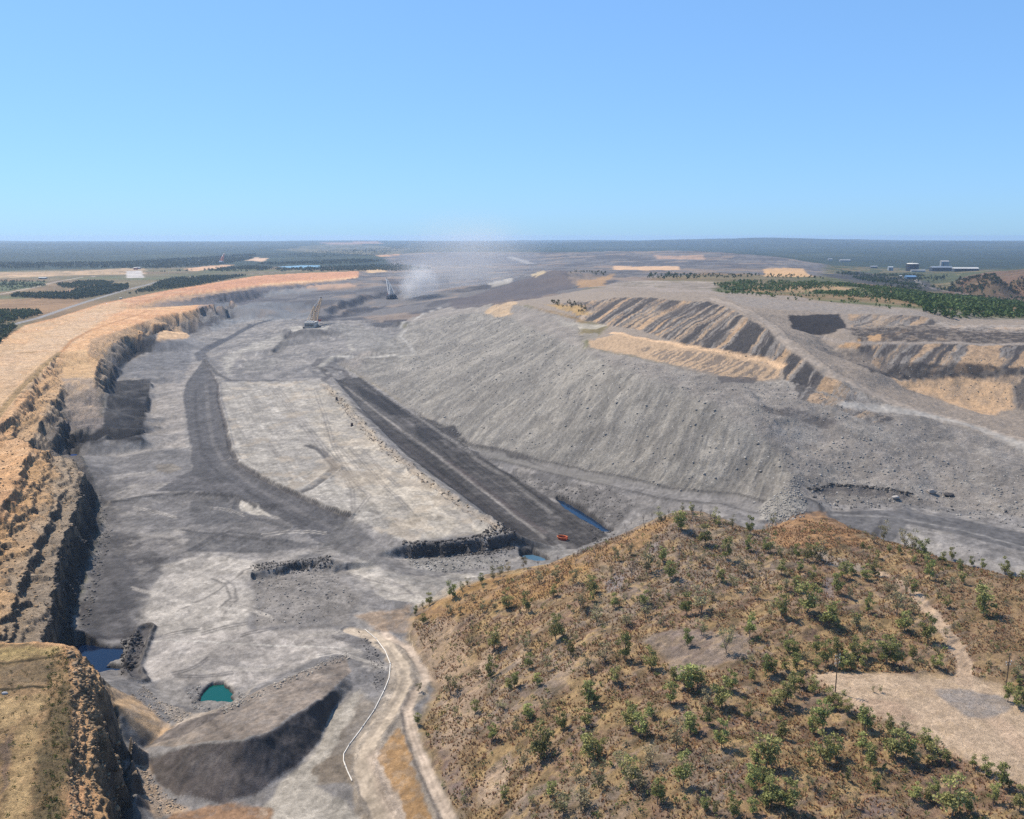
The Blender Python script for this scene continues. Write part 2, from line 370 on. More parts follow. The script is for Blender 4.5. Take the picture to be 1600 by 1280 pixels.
# ---- named zones
hill_back = []
for p in cw[::3]:
    k = math.hypot(p[0], p[1]); f = max(4.0, (p[2] + 50) * 1.15)
    hill_back.append((p[0] + p[0] / k * f * .95 + 5, p[1] + p[1] / k * f * .95))
HILLP = hill_back + [at(2000,1000,5)[:2], at(2000,1700,5)[:2], (90, 60), (20, 100)] + wpoly([(760,1420),(725,1290),(700,1240),(672,1190),(655,1135),(668,1110),(688,1075),(655,1030),(640,1000)])
Z_HILL = full(mask(HILLP, 4, 3))
HWP = [at(*p)[:2] for p in [(-400,560,0),(0,532,0),(40,508,0),(90,496,0),(160,474,0),(260,454,0),(400,431,0),(480,426,0),(560,423,0)]] + \
      wpoly([(560,432),(480,450),(420,462),(370,476),(345,497),(300,522),(292,530),(245,540),(215,556),(188,574),(172,612),(160,640),(160,668),(105,692)]) + \
      [at(125,716,-50)[:2], at(150,760,-50)[:2], at(160,820,-50)[:2], at(120,960,-50)[:2], at(118,1005,-50)[:2], at(165,1075,-44)[:2], at(192,1165,-44)[:2], at(208,1270,-44)[:2], at(300,1700,-44)[:2], (-120, 60), (-400, 200)]
Z_HW = full(mask(HWP, 4, 2))
SPP = wpoly([(530,570),(565,588),(600,610),(650,643),(700,676),(735,696),(778,709),(860,729),(950,747),(1040,769),(1140,780),(1200,800),(1262,778),(1350,786),(1450,788),(1540,798),(1680,820)]) + [at(1750,735,0)[:2]] + \
      wpoly([(1600,694),(1500,664),(1420,644),(1350,614),(1290,582),(1225,590),(1180,597),(1130,592),(1050,573),(960,552),(915,543),(900,500),(820,478),(740,476),(690,484),(640,500),(640,530)])
Z_SP = full(mask(SPP, 5, 3))
SLOPEP = wpoly([(560,580),(600,608),(650,641),(700,674),(735,694),(778,707),(860,727),(950,745),(1040,767),(1140,778),(1200,796)] + [(p[0], p[1]) for p in RIM[::-1][1:]])
Z_SLOPE = full(mask(SLOPEP, 8, 6))
DUMPP = wpoly([(760,478),(820,476),(900,496),(950,511),(915,543),(960,552),(1050,573),(1130,592),(1180,597),(1225,592),(1290,583),(1350,615),(1420,645),(1500,665),(1600,695),(1700,720),(1740,600),(1740,505),(1600,500),(1470,495),(1440,484),(1280,470),(1120,456),(1000,448),(900,455),(760,472)])
Z_DUMP = full(mask(DUMPP, 6, 4))
PITP = [at(*p)[:2] for p in [(300,522,-45),(245,540,-46),(188,576,-45),(172,612,-45),(160,668,-40),(105,690,-40),(125,716,-50),(150,760,-50),(160,820,-50),(120,960,-50),(118,1005,-50),(165,1075,-44),(192,1165,-44),(208,1270,-44),(300,1700,-44),(600,1700,-44)]] + \
      wpoly([(760,1420),(725,1290),(700,1240),(672,1190),(655,1135),(668,1110),(688,1075),(655,1030),(640,1000),(640,962),(700,915),(790,890),(860,880),(955,838)]) + \
      wpoly([(1040,776),(950,757),(860,738),(775,716),(735,698),(700,678),(650,645),(600,612),(560,588),(530,570),(640,556),(660,520),(560,500),(440,497),(380,490)])
Z_PIT = full(mask(PITP, 3, 2))
GAPP = [at(*p)[:2] for p in [(700,915,-48),(800,868,-52),(900,830,-54),(960,760,-42),(1140,778,-30),(1262,775,-24),(1400,785,-25),(1540,797,-26),(1680,815,-26),(1950,870,-26)]] + [(p[0], p[1]) for p in cw[::-3]]
Z_PIT = np.maximum(Z_PIT, full(mask(GAPP, 3, 2)) * (1 - Z_SP)) * (1 - Z_HILL)
FARP = [at(*p)[:2] for p in [(560,424,0),(480,428,0),(300,470,0),(290,520,-30),(380,500,-42),(560,510,-25),(690,500,0),(760,480,30),(930,450,44),(1000,440,46),(1100,425,46),(1280,432,44),(1290,410,20),(1100,386,90),(950,388,70),(700,390,36),(600,400,0),(620,422,-10)]]
Z_FAR = full(mask(FARP, 30, 20))

# ---- heights
ZG = np.zeros(XF.shape)
wa = (0.35 + 2.1 * Z_HW * (1 - Z_PIT * .7)) * np.interp(DIST.ravel(), [300, 700, 1000, 2500], [.8, .9, .45, .7]) * (1 - Z_HILL)
for pp_ in ([(615,838),(810,822),(815,866),(615,876)], [(385,872),(548,866),(548,900),(385,902)], [(1250,745),(1445,755),(1445,785),(1250,782)]):
    wa = wa + full(mask(wpoly(pp_), 3, 0)) * 2.2
wx = (fbm(XF / 13, YF / 13, 3, 3) - .5) * 2.6 * wa + (fbm(XF / 3.7, YF / 3.7, 5, 2) - .5) * 1.2 * wa
wy = (fbm(XF / 13 + 40, YF / 13, 7, 3) - .5) * 2.6 * wa + (fbm(XF / 3.7, YF / 3.7 + 20, 9, 2) - .5) * 1.2 * wa
dn = Vector((0, 0, -1)); rc = TIN.ray_cast
qx = (XF + wx).tolist(); qy = (YF + wy).tolist(); zz = []
for i in range(len(qx)):
    h = rc(Vector((qx[i], qy[i], 900.0)), dn)[0]
    zz.append(h.z if h is not None else -8.0)
ZG = np.array(zz).reshape(NR, NC)
def box1(a, r, ax):
    n = a.shape[ax]
    pad = [(0, 0), (0, 0)]; pad[ax] = (r + 1, r)
    c = np.cumsum(np.pad(a, pad, mode='edge'), axis=ax)
    if ax == 0: return (c[2 * r + 1:] - c[:-(2 * r + 1)]) / (2 * r + 1)
    return (c[:, 2 * r + 1:] - c[:, :-(2 * r + 1)]) / (2 * r + 1)
def blur(a, r, n=2):
    for _ in range(n): a = box1(box1(a, r, 0), r, 1)
    return a
HM = Z_HILL.reshape(NR, NC)
bigm = np.clip(blur(HM, 6), 0, 1)
ZG = ZG * (1 - bigm) + blur(ZG, 9, 3) * bigm
HEAPP = wpoly([(215,1175),(262,1130),(320,1105),(440,1056),(548,1015),(570,1070),(530,1120),(510,1170),(470,1205),(398,1258),(350,1272),(265,1258),(235,1215)])
hp = np.clip(blur(full(mask(HEAPP, 6, 0)).reshape(NR, NC), 4), 0, 1)
ZG = ZG * (1 - hp) + blur(ZG, 1, 1) * hp
sm = np.clip((Z_SP + Z_DUMP).reshape(NR, NC), 0, 1) * .85
ZG = ZG * (1 - sm) + blur(ZG, 4, 2) * sm
farm = sstep(2600, 4200, DIST)
ZG = ZG * (1 - farm) + blur(ZG, 5, 2) * farm
soft_ = np.clip(1 - Z_HW, 0, 1).reshape(NR, NC) * .5
ZG = ZG * (1 - soft_) + blur(ZG, 1, 1) * soft_
ZF = ZG.ravel().copy()
D_ = DIST.ravel()
ZF += hp.ravel() * ((fbm(XF / 9, YF / 9, 19, 4) - .5) * 2.2 + (fbm(XF / 2.2, YF / 2.2, 18, 2) - .5) * .5)
# hill relief (levelled pad and scree stay smooth)
FLAT = full(mask([at(*p, 3.8)[:2] for p in [(1272,1052),(1340,1049),(1470,1053),(1500,1062),(1560,1068),(1620,1120),(1700,1180),(1700,1290),(1600,1228),(1540,1200),(1470,1164),(1420,1142),(1360,1112),(1310,1084)]], 4, 1))
HR = Z_HILL * (1 - .85 * FLAT)
ZF += HR * ((fbm(XF / 34, YF / 34, 21, 4) - .5) * 7 + (fbm(XF / 7, YF / 7, 23, 3) - .5) * 1.9 + (fbm(XF / 1.8, YF / 1.8, 25, 2) - .5) * .55)
rill = fbm((XF * .55 - YF * .83) / 3.2, (XF * .83 + YF * .55) / 26, 27, 3)
ZF += HR * (rill - .5) * 1.7
# spoil: rounded heaps on top, gullies on the face
off = np.clip(1 - Z_SLOPE, 0, 1)
ZF += Z_SP * off * ((fbm(XF / 30, YF / 30, 31, 4) - .5) * 7 + (fbm(XF / 7, YF / 7, 33, 3) - .5) * 1.8)
uu = XF * .80 - YF * .60; vv = XF * .60 + YF * .80
uu = uu + (fbm(XF / 60, YF / 60, 39, 2) - .5) * 30
n_mod = fbm(XF / 80, YF / 80, 36, 2); gul = fbm(uu / 10 + (n_mod - .5) * 3, vv / 55, 35, 4, .6); gul2 = fbm(uu / 3, vv / 22, 37, 2)
ZF += Z_SLOPE * ((gul - .5) * (.9 + 2.8 * n_mod) + (gul2 - .5) * 1.2 + (fbm(XF / 45, YF / 45, 40, 3) - .5) * 6 + (fbm(XF / 2.5, YF / 2.5, 38, 2) - .5) * .8)
ZF += Z_DUMP * (1 - Z_SP) * ((fbm(XF / 22, YF / 22, 41, 4) - .5) * 3.5 + (fbm(XF / 5, YF / 5, 43, 3) - .5) * 1.4)
ZF += Z_PIT * ((fbm(XF / 40, YF / 40, 51, 3) - .5) * 1.4 + (fbm(XF / 7, YF / 7, 53, 3) - .5) * .55)
ZF += Z_HW * ((fbm(XF / 18, YF / 18, 55, 3) - .5) * 1.6 + (fbm(XF / 4, YF / 4, 57, 3) - .5) * 1.1)
ZF += Z_HW * sstep(-2, -8, ZF) * (np.abs(fbm(XF / 5, YF / 5, 58, 3) - .5) * 2) * 1.6
ZF += Z_FAR * (1 - np.clip(Z_PIT + Z_SP + Z_DUMP + Z_HW, 0, 1)) * ((fbm(XF / 120, YF / 60, 61, 4) - .5) * 16 + (fbm(XF / 30, YF / 20, 63, 3) - .5) * 5)
# distant ranges
az = np.arctan2(XF, YF)
rng_ = sstep(11000, 21000, D_) * (.25 + .75 * sstep(-.02, .12, az)) * (1 - .55 * sstep(.30, .42, az))
ZF += rng_ * fbm(XF / 5200, YF / 5200, 71, 4) * 210 * sstep(.3, .62, fbm(XF / 9000 + 3, YF / 9000, 75, 2))
ZF += sstep(5000, 9000, D_) * (fbm(XF / 2200, YF / 2200, 77, 3) - .5) * 26

# rock ledges of the highwall: bedding in steps of a couple of metres
lw = Z_HW * (1 - Z_PIT) * sstep(-1.0, -3.5, ZF) * sstep(-46, -42, ZF) * sstep(1900, 1500, D_)
stp = np.where(D_ < 460, 2.4, 3.2)
q_ = (ZF + (fbm(XF / 30, YF / 30, 81, 3) - .5) * 4) / stp; fq = q_ - np.floor(q_)
fs = sstep(.50, .86, fq); ZF += lw * .85 * (fs - fq) * stp

# ------------------------------------------------------------------ surface colours (base colour, with some pit shade painted in)
N_ = len(XF)
col = np.zeros((N_, 3)); ROAD = np.zeros(N_)
def L3(c): return np.array(S(*c))
def lay(m, c):
    c = L3(c) if not isinstance(c, np.ndarray) else c
    col[:] = col * (1 - m[:, None]) + c * m[:, None]
def paint(px, c, op=1.0, soft=3.0, warp=3.0, ws=None, mott=0.0, ms=8.0, world=False):
    sel, m = mask(px if world else wpoly(px), soft * .5, warp, ws)
    if mott: m = m * np.clip(1 - mott + 2 * mott * sstep(.40, .60, fbm(XF[sel] / ms, YF[sel] / ms, _seed[0] + 1, 6, .62)), 0, 1)
    m = (m * op)[:, None]
    col[sel] = col[sel] * (1 - m) + L3(c) * m
    return sel, m[:, 0]
def track(px, width, c, op=1.0, soft=1.0, warp=0.0, berm=0.0, bermc=None, road=False, sink=0.0):
    pl = [U(*p) for p in dens([(float(a), float(b)) for a, b in px], 25)]
    w2 = width + (6 if berm else 0)
    sel, m, d, al = lmask(pl, w2 if berm else width, soft, warp)
    core = 1 - sstep(width / 2 - soft, width / 2 + soft, d)
    rut = .86 + .28 * vnoise(d * 1.1, al / 60, _seed[0]) 
    k = (core * op)[:, None]
    col[sel] = col[sel] * (1 - k) + L3(c) * rut[:, None] * k
    if berm:
        b = np.exp(-((d - width / 2 - 1.5) / 1.4) ** 2)
        ZF[sel] += b * berm * (.6 + .8 * vnoise(al / 9, al * 0, _seed[0]))
        if bermc:
            kb = (b * .9)[:, None]; col[sel] = col[sel] * (1 - kb) + L3(bermc) * kb
    if sink: ZF[sel] -= core * sink
    if road: ROAD[sel] = np.maximum(ROAD[sel], core)
n1 = fbm(XF / 60, YF / 60, 201, 4); n2 = fbm(XF / 14, YF / 14, 203, 4); n3 = fbm(XF / 4, YF / 4, 205, 3); n4 = fbm(XF / 300, YF / 300, 207, 4)
big = fbm(XF / 900, YF / 500, 209, 4)

# the plain: dry grass with patches of bush; further out, forest
lay(np.ones(N_), (118, 106, 78))
lay(sstep(.45, .6, n4), (98, 98, 66))
lay(sstep(.52, .66, big) * .7, (140, 112, 82))
rgt = sstep(600, 1500, XF) * sstep(1200, 1700, YF)
lay(rgt, (78, 82, 56)); lay(rgt * sstep(.54, .6, n1) * .7, (132, 112, 82))
nearR = sstep(120, 220, XF) * sstep(1300, 1150, YF)
lay(nearR, (140, 131, 120)); lay(nearR * sstep(.5, .58, n1) * .6, (120, 113, 106))
forest = sstep(5000, 5400, D_ + (n4 - .5) * 900)
lay(forest, (46, 58, 44)); lay(forest * sstep(.48, .62, fbm(XF / 500, YF / 900, 211, 4)) * .6, (36, 46, 36))
lay(forest * sstep(.58, .68, fbm(XF / 1500, YF / 700, 213, 4)) * .5, (74, 80, 58))
# the mine zones
lay(Z_FAR, (116, 112, 111)); lay(Z_FAR * sstep(.47, .55, fbm(XF / 160, YF / 90, 215, 5, .6)) * .8, (84, 82, 85))
lay(Z_FAR * sstep(.56, .62, fbm(XF / 240, YF / 120, 217, 4)) * .45, (170, 146, 124))
zz_ = ZF + (n2 - .5) * 5
hw = np.zeros((N_, 3)) + L3((212, 166, 120))
def hmix(m, c): hw[:] = hw * (1 - m[:, None]) + L3(c) * m[:, None]
hmix(sstep(.42, .62, n2) * .6, (224, 184, 142)); hmix(sstep(.52, .7, n1) * .6, (196, 146, 104))
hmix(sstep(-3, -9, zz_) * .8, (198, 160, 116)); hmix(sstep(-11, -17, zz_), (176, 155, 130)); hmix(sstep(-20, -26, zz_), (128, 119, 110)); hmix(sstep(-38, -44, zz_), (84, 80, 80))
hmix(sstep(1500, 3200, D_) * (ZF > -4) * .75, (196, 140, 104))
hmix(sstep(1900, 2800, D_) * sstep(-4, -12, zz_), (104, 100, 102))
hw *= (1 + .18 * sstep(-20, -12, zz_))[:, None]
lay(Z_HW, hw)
lay(Z_PIT, (136, 131, 127)); lay(Z_PIT * sstep(.46, .54, n1) * .7, (114, 111, 110)); lay(Z_PIT * sstep(.56, .64, n2) * .5, (160, 153, 145))
lay(Z_SP, (150, 142, 134)); lay(Z_SP * sstep(.48, .56, n1) * .5, (130, 124, 118)); lay(Z_SP * sstep(.55, .63, n2) * .45, (168, 160, 150))
lay(Z_SLOPE, (142, 137, 130)); lay(Z_SLOPE * sstep(.50, .42, gul) * .5, (116, 112, 107)); lay(Z_SLOPE * sstep(.55, .62, gul) * .45, (172, 164, 152)); lay(Z_SLOPE * sstep(.5, .6, fbm(XF / 40, YF / 40, 271, 5, .6)) * .4, (128, 122, 115)); lay(Z_SLOPE * sstep(.54, .64, gul2) * .4, (170, 163, 152)); lay(Z_SLOPE * sstep(.6, .72, n3) * .4, (112, 108, 104))
# dumps on the right: tipped loads, each streak its own colour
dm = Z_DUMP * (1 - Z_SP)
lay(dm, (152, 139, 126))
us = XF * .78 - YF * .63 + (n2 - .5) * 6 + (n1 - .5) * 16; vs_ = XF * .63 + YF * .78
st = fbm(us / 7, vs_ / 200, 301, 3, .6); st2 = fbm(us / 3.2, vs_ / 60, 303, 3); st3 = fbm(us / 13, vs_ / 300, 305, 2)
sc_ = np.zeros((N_, 3)) + L3((124, 116, 109))
def smix(m, c): sc_[:] = sc_ * (1 - m[:, None]) + L3(c) * m[:, None]
smix(sstep(.55, .58, st) * .85, (178, 152, 124)); smix(sstep(.49, .46, st), (82, 77, 76)); smix(sstep(.57, .62, st2) * .6, (160, 152, 144)); smix(sstep(.42, .37, st2) * .6, (110, 104, 100)); smix(sstep(.60, .63, st3), (74, 71, 71)); smix(sstep(.36, .33, st3) * .8, (190, 158, 124))
smix(sstep(.42, .30, n3) * .35, (98, 92, 88))
def stripes(px, op=1.0, warp=3.0):
    sel, m = mask(wpoly(px), .8, warp); m = (m * op)[:, None]
    col[sel] = col[sel] * (1 - m) + sc_[sel] * m
stripes([(860,474),(905,472),(960,464),(950,490),(900,494)], .7)
stripes([(905,474),(960,464),(1000,463),(1060,468),(1110,471),(1150,486),(1200,512),(1240,546),(1285,580),(1340,614),(1330,630),(1225,594),(1222,575),(1180,563),(1120,552),(1060,537),(1000,518),(950,510),(900,496)])
stripes([(1340,540),(1400,535),(1500,538),(1620,539),(1620,574),(1450,576),(1390,573)])
stripes([(1325,490),(1440,493),(1458,498),(1465,509),(1330,512)], .85)
stripes([(1480,506),(1620,512),(1620,520),(1490,516)], .7)
stripes([(1345,512),(1400,514),(1470,520),(1480,532),(1360,530)], .6)
stripes([(1480,582),(1620,585),(1620,650),(1590,640),(1585,600),(1480,590)], .7)
stripes([(1240,600),(1300,620),(1400,655),(1370,660),(1250,625)], .8)
paint([(905,474),(960,464),(1060,468),(1150,486),(1120,500),(1000,480),(920,486)], (98,90,86), .45, 4, 6, mott=.8, ms=9)
# hill: dry grass, rust-brown soil, grey-purple scree
lay(Z_HILL, (152, 127, 98)); lay(Z_HILL * sstep(.44, .56, fbm(XF / 16, YF / 16, 219, 5, .6)) * .75, (172, 145, 104)); lay(Z_HILL * sstep(.5, .58, fbm(XF / 9, YF / 9, 221, 5, .6)) * .75, (142, 116, 100))
lay(Z_HILL * sstep(.54, .64, rill) * .6, (160, 140, 120)); lay(Z_HILL * sstep(.54, .6, n1) * .6, (144, 130, 118)); lay(Z_HILL * sstep(.58, .66, n3) * .6, (180, 152, 108)); lay(Z_HILL * sstep(.42, .34, n3) * .5, (100, 88, 62))

pitm = Z_PIT * (1 - Z_HILL)
# --- left plain
paint([(-80,427),(120,424),(200,419),(225,420),(225,428),(120,430),(-80,438)], (196,164,128), .85, 25, 30, mott=.5, ms=60)
paint([(-80,470),(60,466),(135,468),(115,478),(70,491),(-80,488)], (146,116,84), .9, 15, 12)
paint([(-80,440),(70,440),(72,447),(0,457),(-80,458)], (82,94,62), .9, 20, 20)
paint([(80,458),(120,450),(165,447),(120,453),(90,460)], (156,124,98), .9, 12, 10)
paint([(197,423),(221,423),(225,434),(198,435)], (196,188,180), .95, 10, 6)
paint([(285,421),(330,415),(367,414),(340,420),(300,424)], (214,172,134), .9, 20, 20)
paint([(383,407),(400,403),(420,404),(410,409)], (216,180,146), .9, 20, 20)
paint([(430,391),(520,381),(600,386),(640,390),(620,400),(500,396)], (120,112,88), .8, 60, 80, mott=.6, ms=150)
paint([(570,422),(600,420),(606,424),(575,426)], (216,182,140), .9, 20, 15)
paint([(590,398),(625,395),(622,400),(592,403)], (206,160,120), .9, 30, 20)
paint([(500,380),(590,378),(600,381),(520,383)], (176,140,118), .8, 60, 60)
track([(-60,528),(0,512),(60,497),(100,483),(140,470),(190,455),(230,445),(256,438)], 13, (150,147,146), soft=3, road=True)
track([(-30,466),(0,460),(50,450),(90,440),(130,433),(170,431)], 12, (176,160,144), soft=4)
track([(255,437),(300,432),(380,429),(480,422),(560,420)], 16, (150,138,124), soft=6)
track([(105,494),(140,491),(170,484)], 6, (205,175,150), soft=2)
# --- orange plateau
PLAT = [(-80,560),(0,537),(40,511),(90,498),(160,476),(260,457),(330,448),(330,452),(250,462),(200,477),(145,512),(92,551),(50,598),(0,655),(-80,740)]
paint(PLAT, (212,180,142), .75, 6, 8, mott=.5, ms=40)
paint([(0,560),(60,525),(140,492),(200,478),(140,512),(70,560),(0,620)], (222,190,156), .6, 15, 25, mott=.6, ms=25)
paint([(190,470),(300,450),(420,431),(560,424),(560,428),(420,440),(330,452),(250,462),(210,474)], (198,144,108), .75, 25, 20, mott=.5, ms=80)
track([(95,551),(112,532),(140,517),(190,500),(235,485)], 6, (196,148,104), soft=2)
track([(92,552),(70,570),(30,610),(0,646),(-40,700)], 7, (176,146,104), soft=1.5, berm=.9)
track([(0,554),(30,552),(55,550)], 5, (170,140,100), soft=2)
track([(90,551),(137,549)], 5, (168,136,96), soft=2)
paint([(97,553),(135,550),(143,575),(150,600),(140,610),(100,600)], (222,184,138), .8, 4, 5, mott=.4, ms=12)
paint([(98,590),(145,590),(158,636),(160,668),(108,668),(104,640)], (172,154,138), .85, 8, 8, mott=.4, ms=14)
paint([(106,655),(160,650),(162,672),(108,674)], (132,124,120), .8, 6, 5)
track([(127,636),(146,635)], 4, (214,186,156), soft=1)
paint([(140,530),(190,516),(245,497),(285,492),(270,504),(228,515),(170,539),(150,560),(142,560)], (196,164,130), .7, 5, 5, mott=.5, ms=12)
paint([(246,522),(262,516),(280,508),(297,527),(270,533),(245,538)], (204,170,132), .95, 4, 3)
paint([(170,542),(190,530),(228,519),(242,514),(243,522),(205,536),(183,554),(170,600),(160,600)], (140,128,116), .7, 3, 3, mott=.5, ms=9)
# --- coal shelf and left floor
paint([(175,584),(237,592),(232,630),(226,660),(223,690),(105,695),(108,676),(160,668),(168,620)], (40,40,44), .94, 4, 3, mott=.2, ms=20)  # coal colour with the shade below the wall painted in
paint([(188,574),(237,545),(300,528),(330,540),(312,556),(240,575),(190,585)], (128,126,126), .7, 6, 6)
paint([(238,592),(290,575),(312,565),(288,610),(288,660),(290,700),(240,695),(230,690)], (152,144,136), .8, 5, 6, mott=.5, ms=14)
paint([(183,553),(205,536),(230,523),(241,520),(245,537),(215,555),(188,574),(172,612),(166,640),(166,605),(174,575)], (44,44,48), .9, 4, 3, mott=.2, ms=8)
paint([(148,603),(150,585),(156,560),(160,560),(156,590),(152,612)], (52,50,52), .8, 3, 2); paint([(238,514),(262,506),(278,499),(280,504),(262,514),(244,522)], (52,50,50), .8, 4, 5, mott=.5, ms=8)
paint([(170,560),(240,545),(300,530),(300,560),(285,600),(238,598),(185,582)], (106,105,107), .7, 6, 6, mott=.4, ms=16)
paint([(900,452),(1000,438),(1115,440),(1125,458),(1000,450)], (160,147,136), .85, 15, 15, mott=.4, ms=25)
# --- section 1 grass and benches
paint([(-80,1005),(60,1006),(104,1010),(112,1090),(112,1150),(100,1280),(110,1500),(-200,1500)], (152,128,92), .95, 2, 3, mott=.3, ms=6)
paint([(-80,1012),(90,1012),(92,1020),(40,1030),(-80,1035)], (196,170,116), .8, 2, 2, mott=.5, ms=6)
paint([(0,1040),(85,1035),(80,1070),(0,1085)], (140,122,98), .7, 3, 3, mott=.5, ms=5)
paint([(0,1090),(75,1082),(60,1120),(0,1140)], (208,176,128), .8, 3, 4, mott=.5, ms=6)
paint([(25,1140),(62,1130),(55,1200),(40,1290),(0,1290),(15,1200)], (204,172,124), .85, 2, 2, mott=.3, ms=6)
paint([(64,1130),(104,1060),(112,1150),(98,1290),(45,1290),(60,1200)], (118,104,76), .85, 2, 3, mott=.4, ms=5)
paint([(0,1165),(20,1150),(10,1230),(0,1240)], (128,108,96), .7, 2, 2)
track([(-40,1040),(40,1033),(95,1024)], 2.2, (96,82,58), soft=.6); track([(-40,1082),(30,1077),(75,1074)], 2.0, (90,78,56), soft=.6)
# --- floor, lower left
paint([(170,742),(300,728),(296,700),(240,705),(180,715),(140,730)], (112,109,108), .8, 5, 5)
paint([(180,785),(290,775),(380,785),(480,835),(505,852),(390,850),(300,830),(190,830)], (108,105,104), .85, 4, 5, mott=.5, ms=18)
paint([(190,830),(280,840),(300,860),(255,880),(225,930),(190,960),(150,960),(145,880)], (76,73,73), .85, 8, 8, mott=.6, ms=20)
paint([(255,880),(300,870),(395,872),(395,905),(392,990),(330,1010),(250,990),(215,960),(235,920)], (178,170,160), .9, 6, 9, mott=.35, ms=20)
paint([(200,1010),(280,990),(400,985),(520,985),(545,1010),(430,1060),(370,1075),(300,1070),(240,1060),(215,1030)], (170,162,154), .85, 5, 6, mott=.4, ms=16)
paint([(372,785),(412,792),(425,808),(378,800)], (186,178,166), .9, 2, 2)
paint([(310,838),(345,853),(335,858),(305,845)], (196,188,178), .9, 1.5, 2)
paint([(300,780),(372,778),(376,800),(420,812),(300,820)], (92,90,90), .8, 4, 4)
paint([(290,828),(430,842),(505,852),(420,862),(290,862)], (92,90,90), .85, 4, 4)
paint([(120,940),(190,940),(215,990),(180,1000),(130,1005)], (58,55,56), .9, 4, 5, mott=.4, ms=12)  # shade at the foot of the left wall, painted onto the floor
paint([(395,905),(520,885),(560,930),(540,975),(470,985),(400,975)], (128,122,116), .85, 5, 6, mott=.5, ms=9)
paint([(560,960),(640,945),(650,980),(600,990)], (156,134,112), .8, 4, 4, mott=.4, ms=6)
paint([(255,705),(275,703),(276,709),(256,711)], (100,98,98), .9, 2, 1); paint([(243,726),(270,724),(285,732),(265,740),(245,736)], (120,112,102), .8, 2, 1)
paint([(128,722),(172,735),(185,800),(200,860),(222,925),(220,985),(120,1003),(148,900),(158,800)], (84,82,83), .8, 8, 6, mott=.45, ms=12)
# --- roads of the pit floor
paint([(290,600),(318,562),(338,602),(340,625),(349,660),(357,700),(369,727),(400,746),(455,773),(500,794),(545,811),(590,855),(560,862),(505,852),(440,812),(398,788),(372,775),(300,768),(240,768),(300,735),(299,705),(292,660),(286,620)], (88,86,87), .94, 2.5, 2)
track([(322,600),(325,640),(332,690),(350,725),(400,762),(480,806),(560,842)], 5, (116,112,110), .6, 1.5)
track([(305,610),(307,660),(316,710),(345,745),(400,775),(470,815)], 4, (72,70,71), .6, 1.5)
track([(319,562),(340,602),(341,626),(351,662),(359,702),(371,727),(402,747),(457,774),(503,795),(546,810)], 3, (80,76,76), .9, 1, berm=1.8, road=False)
track([(330,545),(365,525),(395,508),(430,498)], 16, (88,88,91), .85, 3, road=True); track([(318,562),(312,553),(330,543),(365,525),(395,508),(430,498),(480,492)], 20, (80,80,84), .8, 3, berm=.8); track([(500,600),(516,590),(506,578),(492,572),(500,562)], 12, (92,88,86), .85, 2, berm=.6); track([(530,596),(545,590),(538,580),(512,574)], 10, (84,80,79), .8, 2); track([(318,562),(340,585),(360,595),(430,595),(495,600)], 8, (90,87,86), .85, 1.5, berm=.6)
track([(205,750),(300,750),(360,765)], 20, (100,97,97), .7, 6)
paint([(560,850),(610,870),(660,895),(740,897),(755,905),(700,940),(640,945),(590,930),(545,880)], (176,168,157), .85, 4, 5, mott=.25, ms=20)
track([(570,850),(610,880),(660,905),(740,905)], 9, (158,150,142), .8, 2.5, road=True, berm=.4)
paint([(540,808),(592,853),(640,890),(720,897),(745,905),(700,918),(640,912),(585,896),(505,854)], (130,126,121), .75, 6, 5, mott=.4, ms=10)
paint([(500,842),(548,815),(575,838),(604,862),(650,888),(700,896),(690,904),(630,898),(570,878),(520,858)], (104,101,100), .8, 5, 4, mott=.3, ms=9)
for tr_, w_, c_ in (([(175,784),(230,775),(290,770),(370,776),(400,792)], 3.0, (70,68,68)), ([(285,828),(340,836),(420,846),(500,852)], 3.0, (84,82,82)), ([(300,860),(330,842),(360,832),(400,836),(440,846)], 3.5, (88,86,86)), ([(395,893),(430,885),(512,877)], 2.5, (60,58,58)), ([(372,780),(368,795),(378,806),(410,814),(450,826)], 4.0, (92,90,90)), ([(330,905),(352,912),(360,935),(345,950)], 1.6, (120,115,110)), ([(345,902),(366,915),(370,938),(352,958)], 1.6, (120,115,110)), ([(270,960),(330,930),(395,885)], 1.6, (126,120,114)), ([(200,1010),(260,1000),(400,1008),(540,1013)], 1.2, (196,190,180)), ([(565,915),(620,928),(690,925)], 2.0, (140,133,126)), ([(570,905),(620,915),(700,915)], 2.0, (140,133,126))):
    track(tr_, w_, c_, .85, .8, .8, berm=.8 if w_ > 2.4 else 0.0)
# wheel marks wandering over the floor
rw = random.Random(77)
for k in range(46):
    cx, cy = rw.choice([(rw.uniform(180,400), rw.uniform(880,1000)), (rw.uniform(200,520), rw.uniform(790,860)), (rw.uniform(420,650), rw.uniform(880,960)), (rw.uniform(350,640), rw.uniform(515,580)), (rw.uniform(240,560), rw.uniform(990,1060))])
    a0 = rw.uniform(-.6, .6); cu = rw.uniform(-.25, .25); pts_ = []; L_ = rw.uniform(12, 26)
    for i in range(5):
        pts_.append((cx, cy)); cx += math.cos(a0) * L_; cy += math.sin(a0) * L_ * .55; a0 += cu
    cc_ = rw.choice([(104,100,98), (96,92,90), (186,178,168), (176,168,158)]); op_ = rw.uniform(.45, .8)
    track(pts_, 1.5, cc_, op_, .5); track([(a + 1, b + 3.2) for a, b in pts_], 1.5, cc_, op_, .5)
